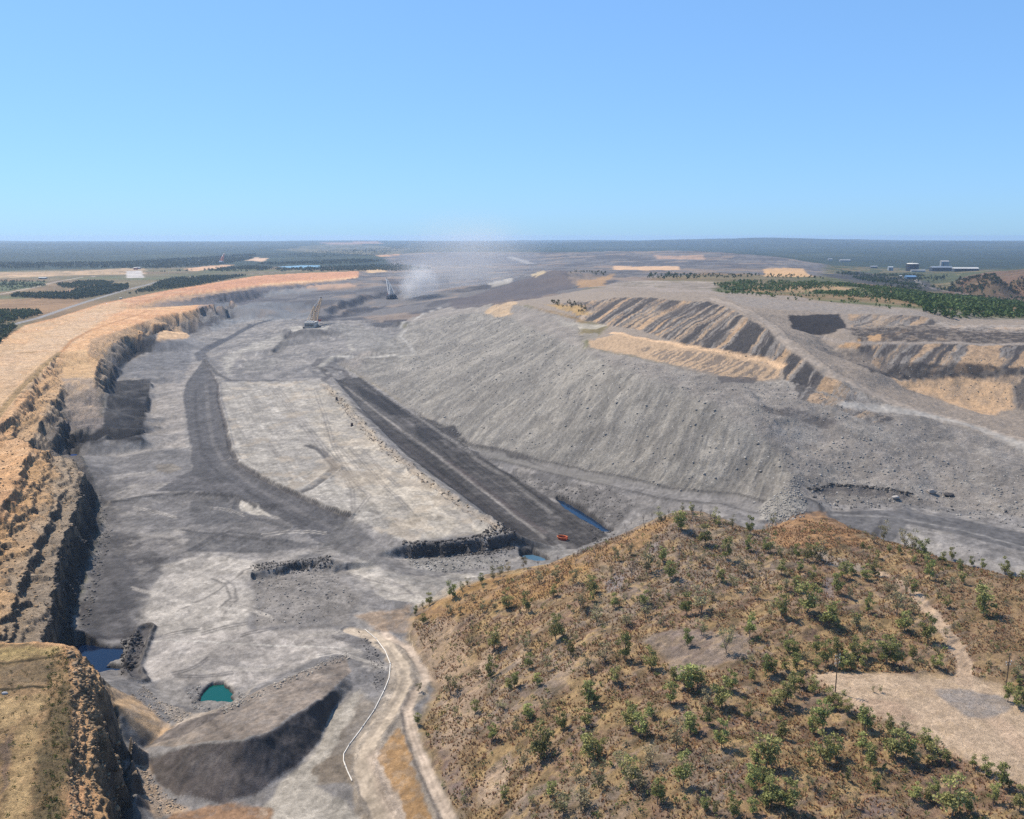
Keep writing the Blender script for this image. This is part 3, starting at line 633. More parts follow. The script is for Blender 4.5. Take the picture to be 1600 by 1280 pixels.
# --- pale panel
PANEL = [(346,598),(420,597),(500,594),(516,602),(558,648),(618,712),(700,770),(786,830),(640,846),(592,832),(548,806),(503,789),(404,742),(376,723),(365,700),(356,660),(347,622)]
paint(PANEL, (166,159,149), .92, 6, 4, mott=.25, ms=18)
paint([(480,605),(530,610),(600,700),(720,790),(760,830),(640,838),(560,770),(500,690)], (184,172,154), .6, 12, 10, mott=.5, ms=20)
paint([(420,600),(520,604),(560,650),(540,670),(430,640)], (172,164,152), .6, 8, 8, mott=.5, ms=14)
paint([(455,700),(490,710),(500,735),(470,735)], (150,144,136), .7, 6, 6, mott=.5, ms=8)
track([(482,697),(500,703),(522,726),(524,733),(505,748),(482,764),(462,774)], 8, (84,81,80), .9, 1.5, berm=.6)
for tr in ([(420,605),(450,640),(490,690),(530,735),(548,765),(550,800)], [(430,604),(462,645),(505,700),(545,745),(575,775),(555,800)], [(490,610),(505,650),(520,700),(548,745)], [(415,690),(435,715),(450,722)], [(545,700),(600,760),(640,800)], [(560,700),(620,760)], [(520,690),(580,755)], [(350,720),(365,716)]):
    track(tr, 1.6, (128,122,116), .8, .7)
    track([(a + 5, b) for a, b in tr], 1.6, (128,122,116), .7, .7)
RIDGE_TAN = [(505,600),(530,625),(560,660),(600,700),(660,745),(720,790),(775,825)]
track(RIDGE_TAN, 7, (170,150,126), .45, 3, 6, berm=1.6)
paint([(520,590),(566,648),(626,712),(706,770),(800,838),(792,830),(700,764),(620,706),(560,642),(514,590)], (140,134,128), .9, 2, 1.5)
# --- coal strip
STRIP = [(522,592),(562,590),(620,632),(680,664),(770,726),(868,784),(905,805),(950,838),(900,858),(815,856),(804,836),(712,768),(634,710),(570,646)]
paint(STRIP, (66,63,62), .95, 2.5, 2, mott=.15, ms=12)
paint([(555,602),(620,632),(640,650),(610,648),(565,618)], (54,52,53), .9, 3, 3); paint([(645,668),(708,664),(722,682),(664,692)], (56,54,55), .9, 2, 2)
paint([(590,640),(645,660),(655,690),(640,690),(600,655)], (96,92,90), .7, 4, 4)
track([(540,604),(600,652),(672,704),(760,770),(850,840)], 4, (134,128,122), .8, 1.2, 1); track([(560,640),(640,704),(720,768),(800,830)], 12, (66,62,62), .7, 4)
track([(640,640),(700,685),(740,715),(800,752),(860,800)], 6, (134,129,124), .6, 2.5, 2)
track([(700,720),(780,780),(850,832)], 6, (88,80,78), .7, 2.5)
paint([(800,842),(880,850),(955,840),(900,872),(820,880)], (130,126,122), .8, 3, 3)
paint([(640,856),(760,850),(805,842),(802,862),(700,872),(640,868)], (92,88,86), .9, 2, 2, mott=.4, ms=5)
paint([(630,870),(760,872),(800,868),(770,885),(690,895),(640,885)], (146,141,134), .85, 3, 3, mott=.4, ms=5)
# --- spoil road and banks
track([(735,700),(778,712),(860,733),(950,752),(1040,772),(1140,783),(1200,797),(1265,792)], 13, (122,118,115), .9, 2, road=True, berm=.5, bermc=(88,85,83))
paint([(790,735),(860,745),(950,765),(1000,790),(960,825),(900,795),(850,775)], (100,96,93), .85, 4, 4, mott=.6, ms=7)
paint([(640,640),(700,672),(740,694),(820,716),(850,730),(740,700),(690,676)], (72,69,68), .9, 4, 4, mott=.3, ms=10)
track([(520,557),(580,556),(645,556)], 9, (186,180,170), .85, 2); track([(500,572),(520,558),(552,548),(545,538)], 9, (170,164,154), .8, 3); track([(635,515),(625,525),(640,540),(648,555)], 7, (170,165,158), .7, 3); track([(625,512),(660,492),(690,482)], 10, (176,171,164), .8, 4)
track([(545,503),(580,525),(625,550)], 10, (128,122,116), .7, 4)
paint([(455,515),(510,517),(512,524),(440,528)], (92,89,88), .85, 6, 6); paint([(452,511),(515,509),(512,514),(458,515)], (176,170,160), .8, 4, 3)
paint([(345,560),(400,535),(440,518),(450,530),(430,548),(370,553),(355,590)], (168,162,152), .7, 8, 8, mott=.5, ms=20)
paint([(425,546),(438,533),(447,522),(452,534),(440,552)], (112,108,104), .85, 4, 4)
paint([(380,565),(440,560),(420,582),(385,580)], (130,126,121), .7, 6, 6)
paint([(520,505),(600,520),(640,550),(560,550)], (140,136,130), .6, 8, 8)
paint([(310,480),(340,470),(420,470),(500,480),(480,497),(400,500),(330,520)], (126,128,131), .75, 15, 15, mott=.4, ms=30)
paint([(440,455),(500,446),(545,443),(560,448),(500,454),(470,456)], (190,156,128), .85, 12, 12)
paint([(400,460),(470,450),(500,452),(440,465)], (140,140,140), .8, 12, 12)
# tan patch on the spoil, ridge above
paint([(755,487),(770,475),(800,468),(808,474),(798,482),(800,492),(775,496)], (200,172,138), .9, 6, 6, mott=.2, ms=8)
paint([(850,474),(905,478),(925,490),(915,494),(870,482)], (176,146,98), .9, 6, 5, mott=.4, ms=10)
paint([(700,470),(780,450),(840,428),(868,421),(890,432),(900,445),(860,462),(780,476),(710,482)], (100,93,94), .85, 12, 10)
paint([(760,443),(800,436),(800,442),(770,450)], (180,172,160), .9, 12, 8)
paint([(830,430),(850,422),(855,425),(838,434)], (190,170,136), .9, 10, 6)
paint([(900,438),(960,428),(940,446),(905,448)], (176,142,104), .8, 10, 10)
paint([(960,416),(1060,417),(1062,421),(955,421)], (216,178,140), .9, 15, 10)
paint([(1020,400),(1095,398),(1105,407),(1030,406)], (186,152,126), .8, 30, 20, mott=.3, ms=40)
paint([(1192,420),(1255,420),(1274,432),(1195,432)], (208,168,122), .95, 12, 10)
paint([(610,397),(760,394),(850,400),(840,414),(640,416)], (96,96,102), .8, 30, 30, mott=.4, ms=80)
paint([(790,400),(805,401),(840,414),(825,414)], (170,165,160), .7, 15, 10)
# tan bench
paint([(918,528),(962,521),(1020,531),(1100,548),(1170,563),(1222,577),(1215,593),(1180,594),(1130,588),(1050,570),(960,550),(922,543)], (188,160,130), .92, 3, 3)
sel, m = mask(wpoly([(990,540),(1100,552),(1222,578),(1215,593),(1130,590),(1050,572)]), 3, 3); k = (m * sstep(.54, .58, st2[sel]))[:, None] * .75; col[sel] = col[sel] * (1 - k) + L3((112,104,98)) * k
track([(955,521),(1020,531),(1100,547),(1170,562),(1222,576)], 9, (224,188,150), .9, 2)
paint([(905,522),(935,520),(930,530),(912,534)], (150,142,132), .8, 3, 3)
paint([(1120,588),(1185,590),(1180,598),(1125,597)], (92,88,88), .85, 2, 2)
paint([(870,500),(950,508),(930,515),(880,512)], (170,163,152), .7, 6, 5)
# ridge road and the flats
track([(1108,466),(1150,480),(1195,502),(1238,538),(1288,578),(1350,609),(1420,638),(1500,659),(1600,689),(1680,715)], 15, (160,147,134), .92, 3, road=True, berm=.8)
paint([(1120,460),(1280,474),(1440,487),(1455,495),(1330,489),(1230,485),(1160,478)], (150,141,133), .85, 5, 6, mott=.45, ms=12)
paint([(1231,490),(1310,489),(1323,512),(1300,517),(1240,515)], (50,48,50), .95, 3, 3)
paint([(1320,512),(1460,510),(1620,515),(1620,536),(1500,535),(1340,530)], (76,70,67), .92, 4, 5, mott=.6, ms=7)
paint([(1460,500),(1620,508),(1620,522),(1480,514)], (188,176,164), .5, 4, 6, mott=.9, ms=6)
paint([(1330,565),(1400,572),(1620,574),(1620,584),(1420,584),(1360,580)], (62,59,59), .92, 3, 4, mott=.3, ms=7)
paint([(1394,586),(1450,583),(1520,592),(1580,600),(1588,640),(1530,646),(1470,628),(1410,605)], (206,170,132), .92, 4, 5, mott=.25, ms=9)
paint([(1310,532),(1345,528),(1344,540),(1315,545)], (200,160,116), .8, 2, 2); paint([(1355,524),(1378,522),(1376,530),(1358,530)], (206,166,122), .8, 2, 2)
paint([(1280,540),(1340,545),(1400,572),(1360,580)], (112,104,98), .8, 4, 4, mott=.5, ms=6)
track([(1285,528),(1400,533),(1500,536),(1620,538)], 5, (166,155,146), .8, 1.5)
track([(1320,632),(1380,636),(1450,648),(1530,668),(1620,700)], 12, (172,166,158), .8, 4, road=True)
paint([(1186,628),(1240,636),(1310,655),(1300,664),(1240,652),(1190,640)], (104,98,95), .8, 3, 3, mott=.4, ms=6)
paint([(1262,764),(1300,755),(1360,761),(1420,770),(1440,780),(1300,776)], (112,106,102), .9, 2, 2, mott=.3, ms=5)
paint([(1290,797),(1400,797),(1500,811),(1620,838),(1620,868),(1500,836),(1420,818),(1300,806)], (98,96,96), .94, 3, 2); ROAD[full(mask(wpoly([(1290,797),(1400,797),(1500,811),(1620,838),(1620,868),(1500,836),(1420,818),(1300,806)]), 3, 2)) > .5] = 1
track([(1300,800),(1400,804),(1500,822),(1620,852)], 3, (92,90,90), .8, 1.2); track([(1300,804),(1400,809),(1500,828),(1620,860)], 2, (150,146,142), .7, 1.2)
paint([(1300,806),(1380,808),(1370,830),(1330,822)], (78,76,77), .9, 2, 2)
paint([(1180,790),(1240,770),(1262,790),(1230,810),(1190,812)], (166,160,150), .8, 3, 4, mott=.3, ms=3)
paint([(1205,690),(1240,700),(1238,740),(1225,735)], (110,106,103), .7, 3, 3, mott=.5, ms=5)
# --- right: coal plant flats, wooded hill
paint([(1285,428),(1340,424),(1450,440),(1480,456),(1400,452),(1330,444)], (66,63,66), .9, 15, 20, mott=.3, ms=60)
paint([(1330,442),(1400,448),(1460,458),(1450,463),(1380,456)], (160,122,90), .6, 12, 12, mott=.5, ms=30)
paint([(1460,462),(1500,434),(1550,423),(1620,418),(1700,418),(1700,468),(1480,466)], (110,84,68), .85, 25, 25, mott=.3, ms=60)
track([(1430,436),(1460,452),(1520,462)], 14, (150,142,136), .7, 4)
paint([(1150,446),(1290,446),(1340,452),(1240,458),(1160,456)], (176,142,108), .7, 12, 12, mott=.5, ms=20)
# --- scrub hill features
PAD = [(1272,1052),(1340,1049),(1470,1053),(1500,1062),(1560,1068),(1620,1120),(1700,1180),(1700,1290),(1600,1228),(1540,1200),(1470,1164),(1420,1142),(1360,1112),(1310,1084)]
paint(PAD, (208,182,154), .95, 6, 6, ws=9, mott=.25, ms=4)
paint([(1463,1079),(1500,1077),(1560,1088),(1584,1104),(1560,1119),(1512,1123),(1480,1102)], (154,146,140), .85, 2.5, 2.5, mott=.2, ms=3)
paint([(1330,1088),(1400,1092),(1440,1125),(1390,1125)], (190,160,136), .6, 3, 3, mott=.4, ms=4)
track([(1506,1068),(1508,1040),(1490,1000),(1455,955),(1425,922),(1400,905),(1375,893)], 6.0, (200,174,148), .92, .8, .6)
track([(1560,1130),(1620,1190),(1680,1240)], 7, (214,184,156), .7, 2)
paint([(1003,1000),(1030,986),(1090,976),(1140,985),(1172,1000),(1168,1022),(1110,1042),(1060,1060),(1042,1030)], (146,132,124), .75, 5, 5, mott=.25, ms=5)
paint([(1287,904),(1303,904),(1302,940),(1286,936)], (150,134,126), .85, 1.5, 1); paint([(945,908),(975,896),(972,920),(950,928)], (148,138,134), .85, 1.5, 1.5)
paint([(1015,845),(1035,838),(1030,856),(1016,862)], (148,138,134), .7, 1.5, 1.5)
paint([(1198,818),(1250,803),(1290,800),(1330,822),(1350,848),(1300,862),(1230,856),(1205,846)], (170,130,92), .85, 3, 3, mott=.25, ms=5)
paint([(1270,860),(1345,880),(1350,892),(1290,882)], (168,154,140), .75, 2, 2); paint([(1385,890),(1430,930),(1415,935),(1385,905)], (176,148,126), .6, 2, 2)
paint([(1500,900),(1620,915),(1700,1040),(1560,1050),(1510,990),(1480,930)], (150,124,94), .7, 6, 6, mott=.3, ms=8)
paint([(650,990),(700,970),(720,1010),(760,1060),(740,1090),(690,1060)], (186,158,130), .6, 4, 5, mott=.5, ms=7)
for pp in ([(750,1020),(775,1000),(765,1050),(745,1060)], [(800,1030),(830,990),(815,1040)], [(862,1050),(905,1030),(880,1070)], [(690,1080),(712,1120),(722,1170),(700,1140)], [(745,1230),(800,1170),(790,1250),(760,1270)], [(800,1250),(825,1215),(812,1270)]):
    paint(pp, (190,166,142), .75, 2, 2, mott=.4, ms=3)
for pp in ([(680,1150),(720,1200),(740,1260),(720,1270),(690,1200)], [(880,1160),(940,1110),(920,1160)], [(1130,1230),(1180,1190),(1160,1230)], [(1350,1250),(1400,1240),(1400,1280),(1340,1280)]):
    paint(pp, (132,116,112), .75, 3, 3, mott=.4, ms=4)
paint([(640,965),(760,905),(900,872),(1000,820),(1060,810),(960,880),(860,930),(740,960)], (176,134,82), .55, 5, 6, mott=.5, ms=8)
# --- tracks and mud at the bottom
paint([(545,982),(600,990),(640,1012),(675,1060),(665,1090),(645,1110),(655,1160),(690,1240),(725,1300),(600,1300),(560,1290),(545,1220),(540,1180),(570,1140),(600,1085),(610,1040),(590,1005)], (156,143,127), .9, 2, 2, mott=.3, ms=5)
track([(565,990),(612,1030),(622,1070),(598,1115),(560,1165),(555,1200),(572,1250)], 2.2, (190,174,154), .8, .7, 1)
track([(640,1085),(628,1110),(632,1150),(655,1210),(690,1285)], 1.6, (112,104,98), .8, .6, .5)
track([(545,985),(600,1000),(628,1040),(632,1070),(610,1115),(578,1160),(565,1200),(580,1240),(610,1300)], 6.5, (184,168,148), .92, .8, .8, road=True, berm=.7)
track([(600,990),(640,1015),(668,1060),(650,1082),(636,1110),(645,1150),(672,1215),(705,1285)], 4.2, (184,166,148), .9, 1.2, .6, road=True, berm=.5)
track([(590,1180),(610,1240),(640,1300)], 9, (186,168,150), .8, 2, 1)
track([(604,1010),(632,1060),(620,1090),(580,1150)], 2, (146,134,120), .7, .8)
paint([(600,1168),(622,1140),(640,1182),(658,1236),(684,1295),(640,1295),(620,1235),(590,1188)], (158,124,84), .92, 1.5, 2.0, mott=.3, ms=3)
paint([(505,1165),(530,1110),(560,1085),(585,1100),(575,1140),(545,1175),(545,1215),(495,1225),(487,1210)], (132,122,110), .85, 2, 3, mott=.3, ms=5)
paint([(400,1262),(470,1200),(500,1165),(510,1110),(560,1075),(560,1100),(520,1170),(490,1222),(520,1240),(590,1300),(400,1320)], (172,164,152), .9, 2.5, 3)
paint([(488,1208),(510,1185),(548,1180),(548,1222),(500,1226)], (128,116,102), .9, 1.5, 2, mott=.3, ms=3)
paint([(270,1268),(360,1256),(420,1265),(430,1290),(260,1295)], (140,108,80), .85, 2, 3, mott=.3, ms=4)
paint([(640,985),(700,965),(730,1010),(765,1065),(745,1095),(740,1150),(700,1200),(690,1150),(700,1090),(660,1030)], (178,154,130), .55, 3, 4, mott=.5, ms=6)
# coal heap
paint([(226,1168),(262,1138),(320,1113),(380,1090),(440,1064),(500,1038),(542,1027),(548,1050),(505,1090),(465,1112),(418,1147),(380,1158),(300,1162)], (136,124,113), .94, .7, 1.0, mott=.3, ms=3)
paint([(228,1180),(300,1164),(380,1160),(418,1148),(465,1114),(505,1093),(508,1112),(498,1160),(468,1194),(398,1244),(350,1257),(275,1245),(246,1224),(232,1200)], (92,85,82), .95, .6, .8, mott=.15, ms=3)
paint([(226,1168),(262,1140),(320,1115),(352,1108),(330,1128),(280,1150)], (104,97,93), .85, .8, 1, mott=.2, ms=3)
paint([(160,1064),(205,1085),(240,1108),(262,1138),(235,1160),(200,1140),(175,1110)], (196,162,122), .85, 3, 3, mott=.3, ms=6)
paint([(195,1165),(225,1172),(240,1225),(290,1262),(240,1280),(215,1240)], (178,152,124), .8, 3, 3, mott=.5, ms=4)
paint([(192,1150),(215,1165),(220,1210),(200,1220)], (126,120,116), .8, 2, 2)
paint([(250,1095),(300,1112),(370,1100),(395,1075),(340,1115),(280,1130)], (178,165,150), .7, 2, 2.5, mott=.4, ms=2)

scf = fbm((XF * .8 + YF * .6) / 3.2, (YF * .8 - XF * .6) / 34, 241, 3); scg = fbm((XF * .3 + YF * .95) / 30, (YF * .3 - XF * .95) / 3.0, 243, 3); pat = fbm(XF / 22, YF / 22, 245, 5)
fl = np.clip(Z_PIT + .6 * Z_HW * (ZF > -3), 0, 1)
gr1 = vnoise(XF / 1.3, YF / 1.3, 247); gr2 = fbm(XF / 2.6, YF / 2.6, 249, 2)
f_ = 1 + np.clip(fl + Z_SP + Z_DUMP + Z_HW, 0, 1) * sstep(1800, 700, D_) * ((gr1 - .5) * .30 + (gr2 - .5) * .30) + fl * ((scf - .5) * .4 * sstep(.4, .6, n1) + (scg - .5) * .4 * sstep(.6, .4, n1) + (pat - .5) * .45 + (n3 - .5) * .45)
col *= f_[:, None]
ax_ = XF * .925 + YF * .38; al_ = YF * .925 - XF * .38
scr = fbm(ax_ / 2.0, al_ / 110, 261, 3, .6); scr2 = fbm(ax_ / 5.5, al_ / 220, 263, 3, .6)
zpan = full(mask(wpoly(PANEL), 2, 1)); zstr = full(mask(wpoly(STRIP), 2, 1))
col *= (1 + zpan * ((scr - .5) * .55 + (scr2 - .5) * .35) + zstr * ((scr - .5) * .9 + (scr2 - .5) * 1.1))[:, None]
k_ = (zpan * sstep(.56, .62, fbm(XF / 18, YF / 26, 265, 5, .65)) * .55)[:, None]; col[:] = col * (1 - k_) + L3((146,140,133)) * k_
k_ = (zpan * sstep(.58, .64, fbm(XF / 24 + 9, YF / 30, 267, 4, .6)) * .3)[:, None]; col[:] = col * (1 - k_) + L3((190,172,148)) * k_
# ---- ponds: hollow the ground below the water level
PONDS = []
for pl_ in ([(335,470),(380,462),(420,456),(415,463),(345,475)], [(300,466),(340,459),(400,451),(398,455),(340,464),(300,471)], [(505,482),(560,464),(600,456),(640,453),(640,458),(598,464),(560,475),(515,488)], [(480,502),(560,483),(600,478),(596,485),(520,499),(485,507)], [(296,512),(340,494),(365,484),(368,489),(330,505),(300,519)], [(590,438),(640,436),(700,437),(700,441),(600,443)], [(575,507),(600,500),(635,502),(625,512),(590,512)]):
    paint(pl_, (66,66,72), .85, 8, 9, mott=.3, ms=25)  # dark bands painted for the shade on the far pit walls
track([(228,985),(219,1010),(206,1046),(216,1062)], 5, (80,77,78), .9, 1.2, 1.0, berm=2.2, bermc=(92,88,86))
def pond(px, z, name, depth=1.5, soft=1.2, label=None, rgb=(20,50,60)):
    poly = [at(a, b, z)[:2] for a, b in px]
    sel, m = mask(poly, soft * 2.5, soft * 2.0, soft * 5)
    ZF[sel] = np.minimum(ZF[sel], ZF[sel] * (1 - m) + (z - depth) * m)
    sw, mw = mask(poly, soft * 7, soft * 2, soft * 4); kw = (mw * .55)[:, None]; col[sw] = col[sw] * (1 - kw) + L3((96,90,84)) * kw
    c = np.mean(np.array(poly), 0)
    big = [tuple(np.array(p) + (np.array(p) - c) / (np.linalg.norm(np.array(p) - c) + 1e-6) * soft * 4.0) for p in poly]
    k = (m * .8)[:, None]; col[sel] = col[sel] * (1 - k) + L3((70,66,62)) * k
    PONDS.append((name, big, z, label, rgb))
pond([(314,1097),(322,1080),(333,1072),(350,1070),(362,1088),(361,1097)], -50.6, 'pond', 2.5, .7, 'teal green pond in the pit floor beside the coal heap', (4,74,66))
pond([(112,1010),(130,1004),(160,1012),(192,1014),(188,1030),(165,1040),(215,1046),(190,1054),(150,1052)], -51.2, 'pond', 2.0, .7, 'dark blue pool at the foot of the near highwall', (8,22,44))
pond([(868,780),(880,783),(902,796),(928,812),(958,833),(944,833),(918,817),(895,803),(878,791)], -56.0, 'pond', 2.0, .7, 'narrow strip of blue water at the foot of the spoil bank', (8,34,58))
pond([(104,709),(122,709),(120,718),(108,718)], -51.0, 'pond', 1.5, 1.0, 'small bright blue pool behind the highwall corner', (16,56,110))
pond([(812,868),(832,866),(852,872),(858,882),(838,884),(815,876)], -56.0, 'pond', 1.5, .8, 'pale blue shallow pond behind the scrub hill crest', (70,100,120))
pond([(440,417),(470,415),(497,415),(500,418),(470,419.5)], -3.0, 'lake', 2.0, 6.0, 'pale lake in the bushland far behind the pit', (70,100,110))

# steep faces: bare broken rock
Z2 = ZF.reshape(NR, NC)
dXr = np.gradient(X, axis=0); dYr = np.gradient(Y, axis=0); dZr = np.gradient(Z2, axis=0)
dXc = np.gradient(X, axis=1); dYc = np.gradient(Y, axis=1); dZc = np.gradient(Z2, axis=1)
nx = dYc * dZr - dZc * dYr; ny = dZc * dXr - dXc * dZr; nz = dXc * dYr - dYc * dXr
ln = np.sqrt(nx * nx + ny * ny + nz * nz) + 1e-9
sg = np.sign(nz); NRM = np.stack([nx / ln * sg, ny / ln * sg, np.abs(nz) / ln], -1)
nzf = NRM[..., 2].ravel()
cliff = sstep(.72, .56, nzf) * (1 - Z_HILL) * sstep(5000, 3500, D_)
rockc = np.zeros((N_, 3)) + L3((142, 114, 86))
def rmix(m, c): rockc[:] = rockc * (1 - m[:, None]) + L3(c) * m[:, None]
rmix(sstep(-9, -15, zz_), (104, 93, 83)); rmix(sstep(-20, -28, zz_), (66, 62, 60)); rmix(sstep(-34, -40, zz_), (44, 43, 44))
rmix(sstep(460, 400, D_) * sstep(-40, -30, ZF), (150, 128, 102)); rmix(sstep(460, 400, D_) * sstep(-16, -26, ZF) * .8, (112, 104, 97))
strat = fbm((ZF + (n1 - .5) * 3) / 1.5, XF / 60 + YF / 90, 231, 2); blk = fbm(XF / 3, YF / 3 + ZF / 2, 233, 3)
rmix(sstep(.54, .60, strat) * .6, (168, 142, 112)); rmix(sstep(.46, .40, strat) * .6, (60, 54, 50)); rmix(sstep(.56, .62, blk) * .45, (48, 45, 44)); rmix(sstep(-30, -36, ZF) * .8, (46, 45, 46))
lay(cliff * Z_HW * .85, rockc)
lay(cliff * (1 - Z_HW) * Z_PIT * .8, (66, 63, 62))
col *= np.array([.78, .765, .735])
col[:] = np.clip(col * (.90 + .20 * n3)[:, None], 0.006, .8)

# ------------------------------------------------------------------ terrain objects
def earth_mat(name, s1=.35, bump=.5, dist=1.0, contrast=.35, rough=.95, fine=1.6, speck=None, patch=None):
    m = bpy.data.materials.new(name); m.use_nodes = True; nt = m.node_tree; n = nt.nodes; l = nt.links
    b = n['Principled BSDF']; b.inputs['Roughness'].default_value = rough; b.inputs['Specular IOR Level'].default_value = .15
    a = n.new('ShaderNodeAttribute'); a.attribute_name = 'surface_colour'
    tc = n.new('ShaderNodeTexCoord')
    t1 = n.new('ShaderNodeTexNoise'); t1.inputs['Scale'].default_value = s1; t1.inputs['Detail'].default_value = 10; t1.inputs['Roughness'].default_value = .76
    t2 = n.new('ShaderNodeTexNoise'); t2.inputs['Scale'].default_value = fine; t2.inputs['Detail'].default_value = 5; t2.inputs['Roughness'].default_value = .7
    l.new(tc.outputs['Object'], t1.inputs['Vector']); l.new(tc.outputs['Object'], t2.inputs['Vector'])
    mr = n.new('ShaderNodeMapRange'); mr.inputs['From Min'].default_value = .3; mr.inputs['From Max'].default_value = .7
    mr.inputs['To Min'].default_value = 1 - contrast; mr.inputs['To Max'].default_value = 1 + contrast
    l.new(t1.outputs['Fac'], mr.inputs['Value'])
    mr2 = n.new('ShaderNodeMapRange'); mr2.inputs['From Min'].default_value = .32; mr2.inputs['From Max'].default_value = .68
    mr2.inputs['To Min'].default_value = 1 - contrast * .7; mr2.inputs['To Max'].default_value = 1 + contrast * .7
    l.new(t2.outputs['Fac'], mr2.inputs['Value'])
    mu = n.new('ShaderNodeMath'); mu.operation = 'MULTIPLY'; l.new(mr.outputs[0], mu.inputs[0]); l.new(mr2.outputs[0], mu.inputs[1])
    vm = n.new('ShaderNodeVectorMath'); vm.operation = 'SCALE'; l.new(a.outputs['Color'], vm.inputs[0]); l.new(mu.outputs[0], vm.inputs['Scale'])
    if patch:
        t3 = n.new('ShaderNodeTexNoise'); t3.inputs['Scale'].default_value = patch[0]; t3.inputs['Detail'].default_value = 12; t3.inputs['Roughness'].default_value = .66; t3.inputs['Distortion'].default_value = .6
        l.new(tc.outputs['Object'], t3.inputs['Vector'])
        p3 = n.new('ShaderNodeMapRange'); p3.inputs['From Min'].default_value = .485; p3.inputs['From Max'].default_value = .535; p3.inputs['To Min'].default_value = 1 - patch[1]; p3.inputs['To Max'].default_value = 1 + patch[1]
        l.new(t3.outputs['Fac'], p3.inputs['Value']); mu2 = n.new('ShaderNodeMath'); mu2.operation = 'MULTIPLY'; l.new(mu.outputs[0], mu2.inputs[0]); l.new(p3.outputs[0], mu2.inputs[1]); l.new(mu2.outputs[0], vm.inputs['Scale'])
    last = vm.outputs['Vector']
    if speck:
        vo = n.new('ShaderNodeTexVoronoi'); vo.inputs['Scale'].default_value = speck[0]; l.new(tc.outputs['Object'], vo.inputs['Vector'])
        lt = n.new('ShaderNodeMath'); lt.operation = 'LESS_THAN'; lt.inputs[1].default_value = speck[1]; l.new(vo.outputs['Distance'], lt.inputs[0])
        sep = n.new('ShaderNodeSeparateColor'); l.new(vo.outputs['Color'], sep.inputs[0])
        gt = n.new('ShaderNodeMath'); gt.operation = 'GREATER_THAN'; gt.inputs[1].default_value = speck[2]; l.new(sep.outputs[0], gt.inputs[0])
        m2 = n.new('ShaderNodeMath'); m2.operation = 'MULTIPLY'; l.new(lt.outputs[0], m2.inputs[0]); l.new(gt.outputs[0], m2.inputs[1])
        mx = n.new('ShaderNodeMix'); mx.data_type = 'RGBA'; l.new(m2.outputs[0], mx.inputs['Factor']); l.new(last, mx.inputs['A']); mx.inputs['B'].default_value = (*S(*speck[3]), 1)
        last = mx.outputs['Result']
    l.new(last, b.inputs['Base Color'])
    bp = n.new('ShaderNodeBump'); bp.inputs['Strength'].default_value = bump; bp.inputs['Distance'].default_value = dist
    ad = n.new('ShaderNodeMath'); ad.operation = 'ADD'; l.new(t1.outputs['Fac'], ad.inputs[0]); 
    h2 = n.new('ShaderNodeMath'); h2.operation = 'MULTIPLY'; h2.inputs[1].default_value = .35; l.new(t2.outputs['Fac'], h2.inputs[0]); l.new(h2.outputs[0], ad.inputs[1])
    l.new(ad.outputs[0], bp.inputs['Height']); l.new(bp.outputs['Normal'], b.inputs['Normal'])
    return m
MT = {
 'plain': earth_mat('dry plain', .02, .2, 2, .3, fine=.12, patch=(.004, .12)),
 'highwall': earth_mat('broken rock and clay', .45, 1.0, 1.6, .42, fine=1.8, patch=(.09, .10)),
 'pit_floor': earth_mat('crushed rock floor', .45, .55, .8, .26, fine=1.8, patch=(.05, .11)),
 'spoil_heap': earth_mat('grey spoil', .5, 1.0, 1.4, .34, fine=1.8, patch=(.045, .09), speck=(.30, .15, .90, (190,184,174))),
 'spoil_dump': earth_mat('tipped overburden', .4, .8, 1.5, .34, fine=1.4),
 'hill': earth_mat('dry hillside', .7, 1.0, .8, .38, fine=2.8, patch=(.11, .10)),
 'haul_road': earth_mat('compacted road', .3, .3, .4, .18, fine=1.4, patch=(.08, .07)),
}
reg = np.zeros(N_, int)
reg[Z_HW > .5] = 1; reg[Z_FAR > .5] = 4; reg[Z_DUMP > .5] = 4; reg[Z_SP > .5] = 3; reg[Z_PIT > .5] = 2; reg[(Z_HW > .5) & (Z_PIT < .5)] = 1; reg[Z_HILL > .5] = 5
reg[(ROAD > .5) & (Z_HILL < .5)] = 6
NAMES = ['plain', 'highwall', 'pit_floor', 'spoil_heap', 'spoil_dump', 'hill', 'haul_road']
LAB = ['dry plain and hazy forest reaching to the horizon', 'tan and grey stepped highwall and cleared plateau on the left', 'grey floor of the open coal pit', 'grey gullied spoil slope on the right of the pit', 'striped overburden dumps behind the spoil slope', 'brown scrub covered hill in the right foreground', 'worn haul roads across the mine']
I = np.arange(N_).reshape(NR, NC)
quads = np.stack([I[:-1, :-1], I[:-1, 1:], I[1:, 1:], I[1:, :-1]], -1).reshape(-1, 4)
fr = np.sort(reg[quads], axis=1)[:, 2]
nf = NRM.reshape(-1, 3)
